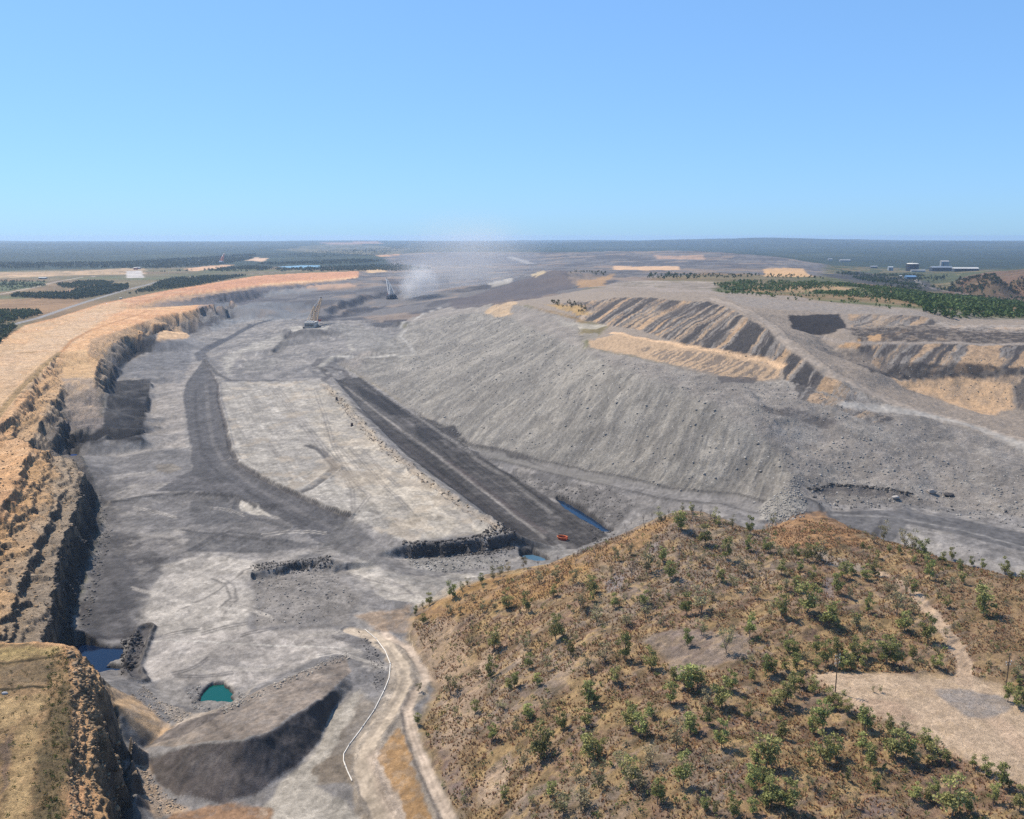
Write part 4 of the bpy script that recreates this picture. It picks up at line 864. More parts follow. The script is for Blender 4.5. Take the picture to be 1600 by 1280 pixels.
for k, nm in enumerate(NAMES):
    q = quads[fr == k]
    if not len(q): continue
    used, inv = np.unique(q, return_inverse=True); q2 = inv.reshape(-1, 4)
    me = bpy.data.meshes.new(nm)
    me.vertices.add(len(used)); me.vertices.foreach_set('co', np.stack([XF[used], YF[used], ZF[used]], 1).astype(np.float32).ravel())
    me.loops.add(len(q2) * 4); me.loops.foreach_set('vertex_index', q2.astype(np.int32).ravel())
    me.polygons.add(len(q2)); me.polygons.foreach_set('loop_start', (np.arange(len(q2)) * 4).astype(np.int32)); me.polygons.foreach_set('loop_total', np.full(len(q2), 4, np.int32))
    me.polygons.foreach_set('use_smooth', np.ones(len(q2), bool))
    me.update(calc_edges=True)
    at_ = me.attributes.new('surface_colour', 'FLOAT_COLOR', 'POINT')
    at_.data.foreach_set('color', np.concatenate([col[used], np.ones((len(used), 1))], 1).astype(np.float32).ravel())
    me.materials.append(MT[nm])
    me.normals_split_custom_set_from_vertices(nf[used].tolist())
    o = bpy.data.objects.new(nm, me); COL.objects.link(o); tag(o, LAB[k], kind='structure')

def ground(x, y):
    """height of the finished ground at world x, y (arrays or floats)"""
    x = np.atleast_1d(np.asarray(x, float)); y = np.atleast_1d(np.asarray(y, float))
    a = np.arctan2(x, y); d = np.hypot(x, y)
    ci = np.clip(np.interp(a, AZ, np.arange(NC)), 0, NC - 1.001); ri = np.clip(np.interp(d, DD, np.arange(NR)), 0, NR - 1.001)
    c0 = ci.astype(int); r0 = ri.astype(int); fc = ci - c0; fr_ = ri - r0
    G = Z2
    return (G[r0, c0] * (1 - fc) + G[r0, c0 + 1] * fc) * (1 - fr_) + (G[r0 + 1, c0] * (1 - fc) + G[r0 + 1, c0 + 1] * fc) * fr_
def val(arr, x, y):
    a = np.arctan2(x, y); d = np.hypot(x, y)
    ci = np.clip(np.rint(np.interp(a, AZ, np.arange(NC))), 0, NC - 1).astype(int); ri = np.clip(np.rint(np.interp(d, DD, np.arange(NR))), 0, NR - 1).astype(int)
    return arr.reshape(NR, NC, -1)[ri, ci]
def pick(px, py):
    """where the sight line through a photo pixel meets the finished ground"""
    d = ray(px, py); t0 = 60 / d[1]; ts = np.exp(np.linspace(math.log(t0), math.log(20000), 6000))
    g = ground(d[0] * ts, d[1] * ts); z = CZ + d[2] * ts
    i = np.argmax(z < g)
    if not (z < g).any(): i = len(ts) - 1
    lo, hi = ts[max(i - 1, 0)], ts[i]
    for _ in range(12):
        mid = (lo + hi) / 2
        if CZ + d[2] * mid < ground(d[0] * mid, d[1] * mid)[0]: hi = mid
        else: lo = mid
    return (d[0] * hi, d[1] * hi, float(ground(d[0] * hi, d[1] * hi)[0])), hi

# ---- water
def water_mat(name, rgb):
    m = bpy.data.materials.new(name); m.use_nodes = True; nt = m.node_tree; b = nt.nodes['Principled BSDF']
    b.inputs['Base Color'].default_value = (*S(*rgb), 1); b.inputs['Roughness'].default_value = .08; b.inputs['IOR'].default_value = 1.33
    t = nt.nodes.new('ShaderNodeTexNoise'); t.inputs['Scale'].default_value = .9; t.inputs['Detail'].default_value = 3
    tc = nt.nodes.new('ShaderNodeTexCoord'); nt.links.new(tc.outputs['Object'], t.inputs['Vector'])
    bp = nt.nodes.new('ShaderNodeBump'); bp.inputs['Strength'].default_value = .12; bp.inputs['Distance'].default_value = .2
    nt.links.new(t.outputs['Fac'], bp.inputs['Height']); nt.links.new(bp.outputs['Normal'], b.inputs['Normal'])
    return m
for name, poly, z, label, rgb in PONDS:
    me = bpy.data.meshes.new(name); n = len(poly)
    me.from_pydata([(p[0], p[1], z) for p in poly], [], [tuple(range(n))]); me.update()
    me.materials.append(water_mat('pond water', rgb))
    o = bpy.data.objects.new(name, me); COL.objects.link(o); tag(o, label, kind='structure')

# ------------------------------------------------------------------ haze: the dusty air over the whole mine
def vol_mat(name, dens, rgb, aniso=0.2):
    m = bpy.data.materials.new(name); m.use_nodes = True; nt = m.node_tree; nt.nodes.clear()
    o = nt.nodes.new('ShaderNodeOutputMaterial'); v = nt.nodes.new('ShaderNodeVolumePrincipled')
    v.inputs['Density'].default_value = dens; v.inputs['Color'].default_value = (*rgb, 1); v.inputs['Anisotropy'].default_value = aniso
    nt.links.new(v.outputs['Volume'], o.inputs['Volume']); return m, nt, v
def box_obj(name, lo, hi):
    vs = [(x, y, z) for x in (lo[0], hi[0]) for y in (lo[1], hi[1]) for z in (lo[2], hi[2])]
    fs = [(0,1,3,2),(4,6,7,5),(0,4,5,1),(2,3,7,6),(0,2,6,4),(1,5,7,3)]
    me = bpy.data.meshes.new(name); me.from_pydata(vs, [], fs); me.update()
    o = bpy.data.objects.new(name, me); COL.objects.link(o); return o
HZ = box_obj('haze', (-32000, -2000, float(ZF.min()) - 1.5), (32000, 32000, max(float(ZF.max()), CZ) + 12))
hm, _, _ = vol_mat('hazy air', 3.7e-5, (.57, .76, 1.0), 0.25)
HZ.data.materials.append(hm); tag(HZ, 'pale blue haze filling the air over the mine and plain', kind='stuff')

# ------------------------------------------------------------------ mesh and material helpers for things
def mat(name, rgb, rough=.8, var=.18, scale=1.5, metal=0.0, attr=None, spec=.3):
    m = bpy.data.materials.new(name); m.use_nodes = True; nt = m.node_tree; b = nt.nodes['Principled BSDF']; l = nt.links
    b.inputs['Roughness'].default_value = rough; b.inputs['Metallic'].default_value = metal; b.inputs['Specular IOR Level'].default_value = spec
    tc = nt.nodes.new('ShaderNodeTexCoord'); t = nt.nodes.new('ShaderNodeTexNoise'); t.inputs['Scale'].default_value = scale; t.inputs['Detail'].default_value = 5
    l.new(tc.outputs['Object'], t.inputs['Vector'])
    mr = nt.nodes.new('ShaderNodeMapRange'); mr.inputs['From Min'].default_value = .3; mr.inputs['From Max'].default_value = .7
    mr.inputs['To Min'].default_value = 1 - var; mr.inputs['To Max'].default_value = 1 + var; l.new(t.outputs['Fac'], mr.inputs['Value'])
    vm = nt.nodes.new('ShaderNodeVectorMath'); vm.operation = 'SCALE'; l.new(mr.outputs[0], vm.inputs['Scale'])
    if attr:
        a = nt.nodes.new('ShaderNodeAttribute'); a.attribute_name = attr; l.new(a.outputs['Color'], vm.inputs[0])
    else: vm.inputs[0].default_value = S(*rgb)
    l.new(vm.outputs['Vector'], b.inputs['Base Color'])
    return m
def leaf_mat(name, rgb, rnd=.35, attr=None):
    m = bpy.data.materials.new(name); m.use_nodes = True; nt = m.node_tree; b = nt.nodes['Principled BSDF']; l = nt.links
    b.inputs['Roughness'].default_value = .75; b.inputs['Specular IOR Level'].default_value = .2
    a = nt.nodes.new('ShaderNodeAttribute'); a.attribute_name = 'tint'
    oi = nt.nodes.new('ShaderNodeObjectInfo')
    mr = nt.nodes.new('ShaderNodeMapRange'); mr.inputs['To Min'].default_value = 1 - rnd; mr.inputs['To Max'].default_value = 1 + rnd; l.new(oi.outputs['Random'], mr.inputs['Value'])
    vm = nt.nodes.new('ShaderNodeVectorMath'); vm.operation = 'SCALE'; l.new(a.outputs['Color'], vm.inputs[0]); l.new(mr.outputs[0], vm.inputs['Scale'])
    hs = nt.nodes.new('ShaderNodeHueSaturation'); l.new(vm.outputs['Vector'], hs.inputs['Color'])
    ad = nt.nodes.new('ShaderNodeMapRange'); ad.inputs['To Min'].default_value = .475; ad.inputs['To Max'].default_value = .515
    w2 = nt.nodes.new('ShaderNodeMath'); w2.operation = 'FRACT'; m7 = nt.nodes.new('ShaderNodeMath'); m7.operation = 'MULTIPLY'; m7.inputs[1].default_value = 7.31
    l.new(oi.outputs['Random'], m7.inputs[0]); l.new(m7.outputs[0], w2.inputs[0]); l.new(w2.outputs[0], ad.inputs['Value']); l.new(ad.outputs[0], hs.inputs['Hue'])
    l.new(hs.outputs['Color'], b.inputs['Base Color'])
    tr = nt.nodes.new('ShaderNodeBsdfTranslucent'); l.new(hs.outputs['Color'], tr.inputs['Color'])
    mx = nt.nodes.new('ShaderNodeMixShader'); mx.inputs[0].default_value = .25
    l.new(b.outputs[0], mx.inputs[1]); l.new(tr.outputs[0], mx.inputs[2]); l.new(mx.outputs[0], nt.nodes['Material Output'].inputs['Surface'])
    return m
def mesh_np(name, V, Fq, material, tint=None, smooth=False):
    """mesh from arrays; faces all of one size"""
    V = np.asarray(V, np.float32); Fq = np.asarray(Fq, np.int32); k = Fq.shape[1]
    me = bpy.data.meshes.new(name); me.vertices.add(len(V)); me.vertices.foreach_set('co', V.ravel())
    me.loops.add(Fq.size); me.loops.foreach_set('vertex_index', Fq.ravel())
    me.polygons.add(len(Fq)); me.polygons.foreach_set('loop_start', (np.arange(len(Fq)) * k).astype(np.int32)); me.polygons.foreach_set('loop_total', np.full(len(Fq), k, np.int32))
    if smooth: me.polygons.foreach_set('use_smooth', np.ones(len(Fq), bool))
    me.update(calc_edges=True)
    if tint is not None:
        a = me.attributes.new('tint', 'FLOAT_COLOR', 'POINT'); t = np.asarray(tint, np.float32)
        a.data.foreach_set('color', np.concatenate([t, np.ones((len(t), 1), np.float32)], 1).ravel())
    me.materials.append(material); return me
class MB:
    def __init__(s): s.v = []; s.f = []
    def box(s, c, d, rz=0.0, taper=1.0):
        n = len(s.v); cx, cy, cz = c; dx, dy, dz = (d[0] / 2, d[1] / 2, d[2] / 2); cr, sr = math.cos(rz), math.sin(rz)
        for z, k in ((-dz, 1.0), (dz, taper)):
            for x, y in ((-dx, -dy), (dx, -dy), (dx, dy), (-dx, dy)):
                s.v.append((cx + (x * cr - y * sr) * k, cy + (x * sr + y * cr) * k, cz + z))
        s.f += [tuple(n + i for i in q) for q in ((3,2,1,0),(4,5,6,7),(0,1,5,4),(1,2,6,5),(2,3,7,6),(3,0,4,7))]; return s
    def tube(s, a, b, r0, r1=None, n=6, cap=True):
        r1 = r0 if r1 is None else r1; a = Vector(a); b = Vector(b); d = (b - a).normalized()
        u = d.orthogonal().normalized(); w_ = d.cross(u); k = len(s.v)
        for p, r in ((a, r0), (b, r1)):
            for i in range(n):
                t = 2 * math.pi * i / n; q = p + (u * math.cos(t) + w_ * math.sin(t)) * r; s.v.append(tuple(q))
        for i in range(n): s.f.append((k + i, k + (i + 1) % n, k + n + (i + 1) % n, k + n + i))
        if cap: s.f.append(tuple(k + i for i in range(n))[::-1]); s.f.append(tuple(k + n + i for i in range(n)))
        return s
    def path(s, pts, r, n=6):
        for a, b in zip(pts[:-1], pts[1:]): s.tube(a, b, r, r, n)
        return s
    def prism(s, poly, y0, y1):
        """polygon in x,z extruded along y"""
        n = len(poly); k = len(s.v)
        for y in (y0, y1):
            for x, z in poly: s.v.append((x, y, z))
        for i in range(n): s.f.append((k + i, k + (i + 1) % n, k + n + (i + 1) % n, k + n + i))
        s.f.append(tuple(k + i for i in range(n))[::-1]); s.f.append(tuple(k + n + i for i in range(n))); return s
    def build(s, name, m, parent=None, loc=(0, 0, 0), rz=0.0, smooth=False):
        me = bpy.data.meshes.new(name); me.from_pydata(s.v, [], s.f); me.update()
        if smooth: me.polygons.foreach_set('use_smooth', [True] * len(me.polygons))
        me.materials.append(m); o = bpy.data.objects.new(name, me); COL.objects.link(o); o.location = loc; o.rotation_euler = (0, 0, rz)
        if parent: o.parent = parent
        return o
def empty(name, loc, rz=0.0, sc=1.0):
    o = bpy.data.objects.new(name, None); COL.objects.link(o); o.location = loc; o.rotation_euler = (0, 0, rz); o.scale = (sc, sc, sc); o.empty_display_size = .5
    return o

# ------------------------------------------------------------------ rocks
def rock_mesh(name, P, R, C, material, seed=1):
    g = np.random.default_rng(seed); n = len(P)
    cube = np.array([(x, y, z) for z in (-1, 1) for y in (-1, 1) for x in (-1, 1)], float)
    J = cube[None] * (1 + (g.random((n, 8, 3)) - .5) * .9) * (R[:, None, None] * np.array([.62, .62, .45])) * (.75 + .5 * g.random((n, 1, 3)))
    a = g.random(n) * 6.28; ca, sa = np.cos(a)[:, None], np.sin(a)[:, None]
    x = J[..., 0] * ca - J[..., 1] * sa; y = J[..., 0] * sa + J[..., 1] * ca
    V = np.stack([x + P[:, None, 0], y + P[:, None, 1], J[..., 2] + P[:, None, 2] + R[:, None] * .15], -1).reshape(-1, 3)
    f = np.array([(0,2,3,1),(4,5,7,6),(0,1,5,4),(1,3,7,5),(3,2,6,7),(2,0,4,6)])
    Fq = (f[None] + (np.arange(n) * 8)[:, None, None]).reshape(-1, 4)
    return mesh_np(name, V, Fq, material, np.repeat(C, 8, 0))
M_ROCK = mat('broken rock', (0,0,0), .95, .25, .8, attr='tint', spec=.15)
def scatter(px, n, world=None, seed=0):
    """uniform random ground points inside a photo polygon laid on the ground"""
    poly = world or wpoly(px); a = np.array(poly); g = np.random.default_rng(seed); out = np.zeros((0, 2))
    for _ in range(60):
        q = a.min(0) + g.random((n * 2, 2)) * (a.max(0) - a.min(0)); q = q[inpoly(poly, q[:, 0], q[:, 1])]
        out = np.concatenate([out, q])
        if len(out) >= n: break
    return out[:n]
def rubble(name, specs, label, seed):
    P = []; R = []; C = []; g = np.random.default_rng(seed)
    for px, n, r0, r1, c0, c1 in specs:
        q = scatter(px, n, seed=seed + n)
        z = ground(q[:, 0], q[:, 1]); P.append(np.column_stack([q, z])); R.append((r0 + (r1 - r0) * g.random(len(q)) ** 7) * .62)
        t = g.random((len(q), 1)); C.append((L3(c0) * (1 - t) + L3(c1) * t) * .62)
    P = np.concatenate(P); R = np.concatenate(R); C = np.concatenate(C)
    o = bpy.data.objects.new(name, rock_mesh(name, P, R, C, M_ROCK, seed)); COL.objects.link(o); tag(o, label, kind='stuff')
WHT, GRY, DRK, TAN = (196,190,180), (140,134,127), (84,80,78), (200,166,126)
rubble('spoil_rubble', [
    ([(p[0], p[1]) for p in RIM[1:]] + [(1140,778),(1040,767),(950,745),(860,727),(778,707),(700,674),(600,608)], 5200, .35, 2.4, GRY, WHT),
    ([(1180,800),(1215,770),(1245,745),(1262,785),(1240,812),(1200,818)], 5000, .3, 1.5, (160,154,146), WHT),
    ([(1200,690),(1330,680),(1600,735),(1620,800),(1420,780),(1262,765),(1240,740)], 2600, .3, 1.9, GRY, WHT),
    ([(930,560),(1130,600),(1220,600),(1400,655),(1560,700),(1340,676),(1190,680),(1060,606)], 1800, .3, 1.8, GRY, WHT),
    ([(1000,470),(1140,485),(1240,548),(1340,615),(1225,592),(1060,540)], 900, .4, 1.6, GRY, (176,160,140)),
    ([(1280,535),(1420,560),(1620,560),(1620,645),(1480,625)], 900, .4, 1.6, DRK, WHT)], 'pale broken rock scattered over the spoil slopes', 5)
rubble('pit_rubble', [
    ([(635,868),(800,858),(790,885),(690,896),(640,885)], 1300, .3, 1.6, DRK, WHT),
    ([(345,1108),(440,1064),(545,1018),(545,1030),(440,1075),(350,1116)], 900, .25, 1.3, GRY, (214,200,180)),
    ([(200,1160),(225,1178),(245,1228),(290,1262),(250,1275),(215,1230)], 700, .25, 1.2, GRY, (206,180,150)),
    ([(225,1070),(250,1095),(300,1113),(280,1128),(235,1110),(205,1085)], 700, .25, 1.2, GRY, (210,190,165)),
    ([(290,1075),(315,1068),(310,1098),(370,1100),(372,1075),(390,1085),(370,1112),(300,1108)], 500, .25, 1.1, DRK, WHT),
    ([(400,905),(520,885),(560,940),(480,985),(400,970)], 1200, .25, 1.3, DRK, WHT),
    ([(390,880),(520,872),(520,890),(395,898)], 300, .4, 1.8, DRK, GRY),
    ([(800,742),(950,762),(1000,785),(960,822),(880,780)], 900, .3, 1.5, DRK, GRY),
    ([(570,600),(700,672),(770,712),(740,715),(640,660)], 500, .4, 1.5, DRK, GRY),
    ([(505,600),(530,618),(566,655),(606,696),(664,742),(722,786),(785,828),(772,828),(715,795),(655,750),(595,706),(555,665)], 1300, .3, 2.2, (104,98,92), (190,166,136)),
    ([(560,985),(585,1010),(605,1050),(590,1090),(578,1040)], 300, .25, 1.1, DRK, GRY),
    ([(155,760),(175,830),(160,900),(130,990),(118,1000),(140,900),(150,820)], 900, .3, 1.8, DRK, GRY),
    ([(1262,768),(1440,778),(1600,800),(1600,825),(1440,795),(1270,790)], 900, .3, 1.9, DRK, WHT),
    ([(1400,835),(1500,850),(1560,880),(1450,870)], 600, .3, 1.4, GRY, WHT)], 'loose rubble lying along the pit floor and wall feet', 6)
rubble('rock_blocks', [
    ([(628,846),(690,845),(740,838),(803,826),(805,860),(760,868),(630,868)], 1700, .45, 2.3, (64,60,58), (112,106,100)),
    ([(395,882),(430,877),(515,869),(520,888),(398,900)], 600, .4, 1.7, (66,62,60), (120,114,106)),
    ([(1258,764),(1300,753),(1365,759),(1425,769),(1424,774),(1365,765),(1300,760),(1264,770)], 420, .5, 2.2, (70,66,64), (120,114,106)),
    ([(870,776),(905,790),(960,828),(970,832),(900,782)], 300, .6, 2.4, (66,62,60), (110,104,98)),
    ([(188,1000),(222,988),(226,1010),(206,1050),(190,1058)], 320, .5, 2.2, (56,54,54), (96,90,86)),
    ([(105,1020),(148,1060),(160,1110),(188,1170),(195,1270),(150,1270),(146,1150)], 900, .5, 2.6, (92,80,66), (178,150,118)),
    ([(126,745),(118,795),(104,832),(90,862),(78,955),(66,1000),(100,1000),(130,900),(150,800)], 900, .6, 3.0, (56,54,54), (110,102,94))], 'angular dark rock blocks along the broken pit ledges', 7)
rubble('highwall_rubble', [
    ([(104,1010),(148,1058),(150,1150),(146,1260),(160,1300),(104,1300),(112,1150)], 2200, .2, 1.5, (120,100,80), TAN),
    ([(0,700),(80,702),(128,740),(105,830),(78,950),(64,998),(0,1000)], 2200, .3, 1.8, (120,100,80), TAN),
    ([(0,670),(95,560),(100,650),(50,690)], 900, .4, 1.8, (120,100,80), TAN),
    ([(140,535),(240,505),(280,505),(190,560),(160,610)], 700, .5, 2.0, DRK, TAN)], 'broken clay and rock on the benches of the highwall', 8)
for px, py, r, c, lb in ((1456,771,3.3,(190,178,166),'large pale boulder on the slope above the dark haul road'), (1482,775,3.2,(96,90,88),'dark angular boulder right of the large pale boulder'), (1399,779,2.6,(200,192,182),'flat pale boulder left of the large pale boulder'), (7,1085,1.0,(210,205,200),'small white rock on the grassy plateau at left edge')):
    (x, y, z), t = pick(px, py)
    g = np.random.default_rng(int(px)); n = 60
    th = np.arccos(1 - 2 * (np.arange(n) + .5) / n); ph = np.arange(n) * 2.39996
    D3 = np.stack([np.sin(th) * np.cos(ph), np.sin(th) * np.sin(ph), np.cos(th)], 1)
    pl = g.normal(size=(9, 3)); pl /= np.linalg.norm(pl, axis=1)[:, None]
    rr = np.min(np.where(D3 @ pl.T > .15, (.62 + .3 * g.random(9))[None] / np.maximum(D3 @ pl.T, .15), 9), 1); V = D3 * np.clip(rr, .5, 1.15)[:, None] * r * np.array([1.1, .8, .65])
    import bmesh
    bm = bmesh.new(); [bm.verts.new(v) for v in V]; bmesh.ops.convex_hull(bm, input=bm.verts); me = bpy.data.meshes.new('boulder'); bm.to_mesh(me); bm.free()
    me.materials.append(mat('boulder stone', tuple(int(k * .8) for k in c), .95, .3, .9, spec=.1)); o = bpy.data.objects.new('boulder', me); COL.objects.link(o); o.location = (x, y, z + r * .3); tag(o, lb, 'boulder', 'boulders')

# ------------------------------------------------------------------ grass and low scrub (nobody could count it)
def leaf_cloud(P, R, H, n, size, C, seed, up=.4):
    """n small leaf quads round each point, radius R, height H"""
    g = np.random.default_rng(seed); k = len(P)
    d = g.normal(size=(k, n, 3)); d /= np.linalg.norm(d, axis=2, keepdims=True); d *= g.random((k, n, 1)) ** .45
    c = P[:, None, :] + d * np.stack([R, R, H * .5], 1)[:, None, :] + np.stack([R * 0, R * 0, H * .55], 1)[:, None, :]
    u = g.normal(size=(k, n, 3)); u /= np.linalg.norm(u, axis=2, keepdims=True)
    v = g.normal(size=(k, n, 3)); v -= (v * u).sum(2, keepdims=True) * u; v /= np.linalg.norm(v, axis=2, keepdims=True)
    s = (size[:, None, None] * (.6 + .8 * g.random((k, n, 1)))) * .5
    V = np.stack([c - u * s, c + v * s * .7, c + u * s, c - v * s * .7], 2).reshape(-1, 3)
    t = (C[:, None, :] * (.65 + .7 * g.random((k, n, 1))))
    return V, np.arange(k * n * 4).reshape(-1, 4), np.repeat(t.reshape(-1, 3), 4, 0)
M_SCRUB = leaf_mat('scrub leaves', (0,0,0), 0.0)
def stuff(name, V, Fq, T, m, label):
    o = bpy.data.objects.new(name, mesh_np(name, V, Fq, m, T)); COL.objects.link(o); return tag(o, label, kind='stuff')
HILLV = [at(645,980,-44)[:2], at(830,888,-18)[:2], at(1040,802,14)[:2], at(1200,822,9)[:2], at(1290,805,12)[:2], at(1450,865,5)[:2], at(1640,910,5)[:2], at(1900,965,8)[:2], at(1900,1400,3)[:2], at(1200,1400,0)[:2], at(720,1300,-40)[:2], at(660,1135,-43)[:2], at(690,1080,-45)[:2]]
padw = [at(*p, 3.5)[:2] for p in PAD]; patchw = wpoly([(1003,1000),(1030,986),(1090,976),(1140,985),(1172,1000),(1168,1022),(1110,1042),(1060,1060),(1042,1030)])
trackw = [U(*p) for p in dens([(1506.0,1064.0),(1508,1040),(1490,1000),(1455,955),(1430,925)], 20)]
def hill_pts(n, seed, thr=.42, sc=7):
    q = scatter(None, n, HILLV, seed); q = q[segdist(trackw, q[:, 0], q[:, 1])[0] > 2.4]
    k = ~inpoly(padw, q[:, 0], q[:, 1]) & ~inpoly(patchw, q[:, 0], q[:, 1]) & (fbm(q[:, 0] / sc, q[:, 1] / sc, seed + 40, 3) > thr)
    q = q[k]; return np.column_stack([q, ground(q[:, 0], q[:, 1])])
# tussocks: short fans of blades
P = hill_pts(44000, 3, .40); g = np.random.default_rng(4); k = len(P); nb = 4
a = g.random((k, nb)) * 6.28; h = (.35 + .75 * g.random((k, nb))); wd = .16 + .2 * g.random((k, nb)); ln_ = .2 + .4 * g.random((k, nb))
bx, by = np.cos(a), np.sin(a)
V = np.stack([np.stack([P[:, None, 0] - by * wd, P[:, None, 1] + bx * wd, P[:, None, 2] - .1 + 0 * a], -1), np.stack([P[:, None, 0] + by * wd, P[:, None, 1] - bx * wd, P[:, None, 2] - .1 + 0 * a], -1), np.stack([P[:, None, 0] + bx * ln_, P[:, None, 1] + by * ln_, P[:, None, 2] + h], -1)], 2).reshape(-1, 3)
cc = [L3((194,162,112)), L3((176,142,96)), L3((150,134,90)), L3((156,124,92))]
T = np.array(cc)[g.integers(0, 4, k)] * (.66 + .3 * g.random((k, 1)))
stuff('dry_grass', V, np.arange(k * nb * 3).reshape(-1, 3), np.repeat(T, nb * 3, 0), M_SCRUB, 'dry straw and rust coloured grass tussocks on the hillside')
P = hill_pts(7000, 9, .43, 12); g = np.random.default_rng(14); R = .35 + 1.25 * g.random(len(P)) ** 2.5
C = np.array([L3((128,126,76)), L3((116,122,70)), L3((144,124,86)), L3((124,116,90))])[g.integers(0, 4, len(P))] * .8
V, Fq, T = leaf_cloud(P, R, R * 1.6, 16, R * .55, C, 15)
stuff('low_scrub', V, Fq, T, M_SCRUB, 'knee high olive and brown scrub dotted over the hillside')
q = np.concatenate([scatter([(70,1020),(104,1012),(112,1090),(113,1150),(100,1290),(60,1290),(80,1150)], 420, seed=21), scatter([(0,1010),(90,1010),(90,1280),(0,1280)], 160, seed=22)])
P = np.column_stack([q, ground(q[:, 0], q[:, 1])]); g = np.random.default_rng(24); R = .3 + .7 * g.random(len(P)) ** 2
V, Fq, T = leaf_cloud(P, R, R * 1.3, 14, R * .6, np.array([L3((96,104,50)), L3((110,96,54))])[g.integers(0, 2, len(P))] * .7, 25)
stuff('plateau_scrub', V, Fq, T, M_SCRUB, 'low green scrub on the grassy plateau at the bottom left')

# ------------------------------------------------------------------ distant woodland (reads as one mass)
def wood(name, specs, label, seed):
    Ps = []; Hs = []; Cs = []; g = np.random.default_rng(seed)
    for px, n, h0, h1, c0, c1, thr in specs:
        q = scatter(px, n, seed=seed + n)
        d = np.hypot(q[:, 0], q[:, 1]); sc = d.mean() / 40
        q = q[fbm(q[:, 0] / sc, q[:, 1] / sc, seed, 3) > thr]
        Ps.append(np.column_stack([q, ground(q[:, 0], q[:, 1])])); Hs.append(h0 + (h1 - h0) * g.random(len(q))); t = g.random((len(q), 1)); Cs.append((L3(c0) * (1 - t) + L3(c1) * t) * .7)
    P = np.concatenate(Ps); H = np.concatenate(Hs); C = np.concatenate(Cs)
    V, Fq, T = leaf_cloud(P, H * .42, H, 11, H * .46, C, seed + 1)
    stuff(name, V, Fq, T, M_SCRUB, label)
G1, G2 = (84,106,56), (112,126,70)
wood('woodland', [
    ([(1115,446),(1160,440),(1260,443),(1330,446),(1400,452),(1460,462),(1440,475),(1380,470),(1300,462),(1240,456),(1140,456)], 2600, 5, 9, G1, G2, .47),
    ([(1360,462),(1460,464),(1540,470),(1620,480),(1680,490),(1680,502),(1560,497),(1490,500),(1445,488),(1430,476)], 2600, 6, 10, (78,100,52), (108,124,68), .36),
    ([(1120,452),(1280,462),(1440,480),(1470,492),(1440,486),(1280,472),(1130,460)], 260, 3, 6, G1, G2, .45),
    ([(1320,428),(1400,436),(1480,450),(1620,462),(1620,470),(1480,464),(1380,450)], 900, 6, 10, (62,80,50), (84,94,60), .5),
    ([(1480,455),(1500,434),(1550,424),(1640,420),(1640,462)], 1200, 6, 9, (84,76,56), (72,84,54), .45),
    ([(1300,424),(1420,428),(1480,432),(1470,444),(1400,440),(1330,434)], 700, 6, 10, (58,74,50), (70,84,54), .45),
    ([(1010,432),(1040,428),(1095,430),(1095,436),(1015,437)], 70, 7, 11, (60,78,48), (78,90,54), .0),
    ([(1095,430),(1200,430),(1290,434),(1290,438),(1100,436)], 90, 6, 9, (60,78,48), (78,90,54), .0),
    ([(890,425),(950,426),(945,432),(895,431)], 30, 6, 9, (66,80,50), (84,90,54), .0),
    ([(855,470),(900,474),(925,488),(912,490),(870,478)], 26, 4, 7, (80,80,46), (96,90,54), .0)], 'green gum woodland beyond the striped dumps on the right', 51)
wood('bushland', [
    ([(14,464),(30,461),(110,459),(122,453),(165,448),(200,446),(200,452),(160,462),(120,468),(60,467)], 1700, 7, 12, (52,70,48), (72,88,56), .25),
    ([(88,446),(130,440),(182,440),(168,447),(100,451)], 700, 7, 11, (60,78,52), (84,98,62), .42),
    ([(-60,492),(30,487),(60,488),(66,492),(40,498),(0,507),(-60,512)], 600, 7, 11, (56,78,48), (84,104,60), .3),
    ([(-60,520),(0,513),(20,510),(26,515),(15,522),(0,537),(-60,560)], 360, 7, 11, (50,70,46), (70,90,54), .2),
    ([(200,461),(232,450),(250,441),(272,436),(320,433),(385,431),(350,438),(300,448),(250,454)], 1700, 7, 11, (56,72,48), (76,90,58), .3),
    ([(-60,440),(70,440),(72,447),(0,457),(-60,458)], 700, 5, 9, (70,88,54), (84,98,60), .45),
    ([(230,426),(300,424),(400,425),(430,420),(400,416),(320,422)], 800, 7, 12, (56,74,52), (72,86,58), .42),
    ([(430,421),(560,417),(620,416),(675,420),(660,423),(560,423),(440,425)], 1600, 8, 13, (52,72,50), (70,86,56), .3),
    ([(400,412),(560,406),(600,408),(560,413),(420,416)], 1200, 8, 13, (54,72,52), (70,84,56), .42),
    ([(-60,421),(130,419),(260,420),(360,412),(400,403),(400,398),(200,410),(-60,412)], 3800, 8, 14, (48,64,46), (62,76,52), .30),
    ([(440,400),(560,390),(640,388),(600,396),(480,404)], 900, 9, 14, (60,78,56), (76,90,62), .45)], 'dark green bushland and tree belts on the plain at left', 61)

